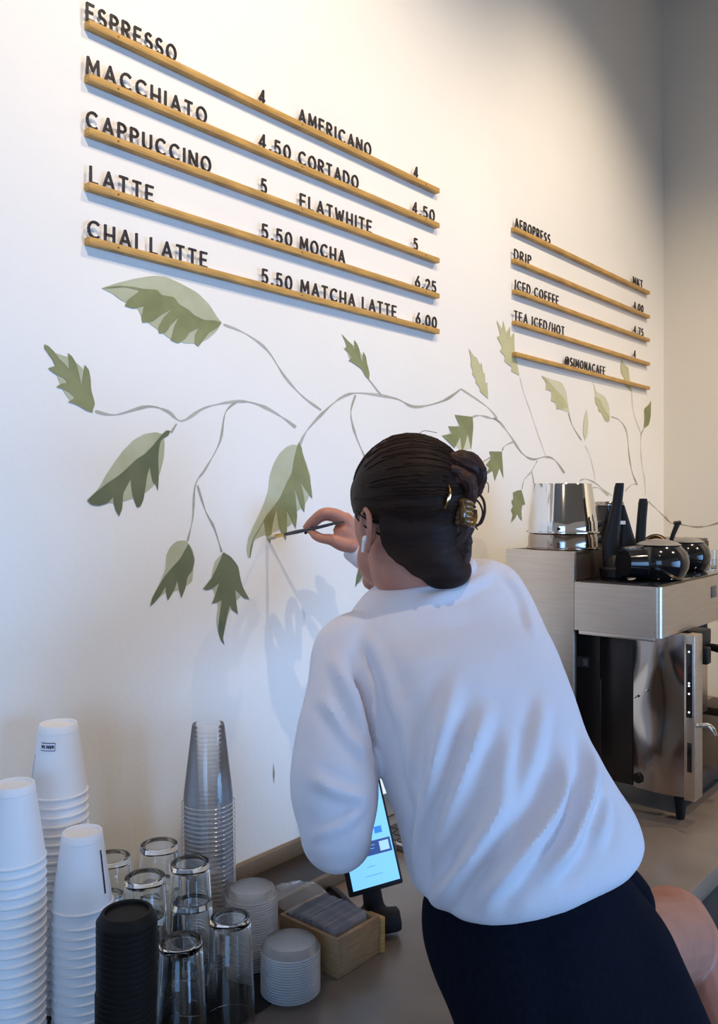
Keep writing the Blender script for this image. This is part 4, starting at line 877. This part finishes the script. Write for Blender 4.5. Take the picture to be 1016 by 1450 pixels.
# cut the face and the ears free
for v in bm.verts:
    r_ = v.co-HO; f = r_.dot(FW); l = r_.dot(LF); u = r_.z
    if f > .045 and u < .062:
        k = min(1, (f-.045)/.025)*min(1, (.062-u)/.04); v.co -= FW*(.045*k); 
    if abs(l) > .045 and u < .028 and f > -.046:
        v.co -= LF*math.copysign(.020*min(1, (.028-u)/.02)*min(1, (f+.046)/.012), l)
R_ = random.Random(7)
bun = P(640, 700, 1.30)
strs = bmesh.new()
for i in range(260):
    th = R_.uniform(-2.6, 2.6); ph0 = R_.uniform(-.35, .25) if abs(th) > 1.1 else R_.uniform(.25, .6)
    if R_.random() < .45: ph0 = R_.uniform(.4, 1.35)
    a = on_cap(th, ph0, 1.0); pts = []
    for k in range(10):
        f = k/9; q = a.lerp(bun, f*.93); v = q-HC; vl = Vector((v.dot(FW)/HA, v.dot(LF)/HB_, v.z/HD)); n_ = vl.length
        if n_ < 1.0: vl = vl/max(n_, .2); q = HC+FW*vl.x*HA+LF*vl.y*HB_+Vector((0, 0, vl.z*HD))
        q += (q-HC).normalized()*R_.uniform(-.0002, .0006); pts.append((q, .0013*(1-.3*abs(2*f-1))))
    tube(strs, pts, 5, 1)
me_ = bpy.data.meshes.new('t'); strs.to_mesh(me_); strs.free(); bm.from_mesh(me_)
hair = obj('hair', bm, M['hair'], person)
# gathered bun
bm = bmesh.new(); z_ = 1.265
def locks(seed, pts, n, spread, r):
    rr = random.Random(seed)
    for i in range(n):
        o_ = [Vector((rr.uniform(-1, 1), rr.uniform(-1, 1), rr.uniform(-1, 1)))*spread for _ in pts]
        tube(bm, [(P(x, y, z_+dz)+q, r*rr.uniform(.7, 1.15)) for (x, y, dz), q in zip(pts, o_)], 8, 5)
locks(1, [(612, 790, .02), (640, 770, .01), (652, 745, 0), (650, 720, -.005), (645, 700, 0)], 12, .010, .0105)
locks(2, [(622, 665, .02), (640, 650, 0), (662, 652, -.005), (676, 668, 0), (672, 690, .01), (655, 700, .02)], 11, .007, .0085)
locks(3, [(630, 690, .0), (645, 672, -.02), (662, 680, -.02), (660, 705, -.01), (645, 718, 0)], 10, .008, .009)
locks(4, [(600, 800, .03), (625, 800, .01), (650, 788, .01), (655, 770, .01), (645, 755, .01)], 9, .008, .010)
hb = obj('hair_bun', bm, M['hair2'], person, label='twisted reddish brown bun')
for pts, r in (([(668, 655), (680, 658), (683, 672), (676, 684)], .0016), ([(664, 700), (678, 712), (683, 728), (676, 744), (668, 748)], .0016), ([(668, 690), (683, 706), (686, 724), (681, 740), (673, 744)], .0022), ([(660, 708), (668, 722), (671, 742), (676, 750)], .001), ([(676, 680), (690, 684), (691, 698)], .0007), ([(590, 618), (600, 610), (618, 613)], .0005), ([(545, 632), (552, 618), (575, 614)], .0005), ([(520, 720), (512, 700), (514, 680)], .0006)):
    bm = bmesh.new(); tube(bm, [(P(x, y, z_), r) for x, y in pts], 6, 5); obj('loose_strand', bm, M['hair2'], hb)
# claw clip
bm = bmesh.new()
for k in range(5):
    y = 712+k*7; tube(bm, [(P(646, y, z_-.025), .0042), (P(656, y-3, z_-.030), .0046), (P(666, y+1, z_-.022), .0042), (P(671, y+6, z_-.008), .003)], 10, 4)
tube(bm, [(P(652, 710, z_-.029), .006), (P(655, 728, z_-.033), .008), (P(654, 742, z_-.029), .006)], 12, 4, flat=.7)
tube(bm, [(P(657, 740, z_-.024), .006), (P(666, 742, z_-.024), .0075), (P(671, 735, z_-.018), .006), (P(672, 722, z_-.015), .004)], 12, 4, flat=.7)
obj('hair_claw', bm, M['tort'], person, label='glossy tortoiseshell claw clip')
bm = bmesh.new(); tube(bm, [(P(635, 686, z_-.040), .0014), (P(637, 696, z_-.046), .0022), (P(634, 708, z_-.048), .0026), (P(629, 720, z_-.044), .0018)], 8, 4); obj('hair_pin', bm, M['gold'], person, label='thin shiny gold hair pin')
# earbud
bm = bmesh.new(); eb = H_(-.012, .078, -.010); ell(bm, eb, .0062, .0055, .0065, 2); tube(bm, [(eb+LF*.002, .0036), (eb+LF*.003+FW*.004-Vector((0, 0, .020)), .0029)], 10, 1)
bm = remesh(bm, .0012, 2); o = obj('earbud', bm, M['white_pl'], person, label='white wireless earbud')

# ------------------------------------------------------------------ paintbrush
B0_ = W(378, 762, .001); G0 = P(433, 750.5, 1.722); dr = (G0-B0_).normalized(); E0 = P(487, 738.5, 1.672)
t = thing('paintbrush', 'thin dark-handled paintbrush with pale bristles touching the leaf on the wall', 'paintbrush', B0_)
A1 = B0_.lerp(G0, .24); A2 = B0_.lerp(G0, .46)
bm = bmesh.new(); tube(bm, [(B0_, .0012), (B0_.lerp(A1, .5), .0052), (A1, .0042)], 12, 4); obj('bristles', bm, M['bristle'], t)
bm = bmesh.new(); tube(bm, [(A1, .0043), (A1.lerp(A2, .5), .0036), (A2, .0032)], 12, 1); obj('ferrule', bm, M['ferrule'], t)
bm = bmesh.new(); tube(bm, [(A2, .0032), (A2.lerp(G0, .5), .0042), (G0, .0036), (P(452, 746.5, 1.704), .0034), (P(470, 742, 1.688), .0028), (E0, .0014)], 12, 4); obj('handle', bm, M['brushh'], t)
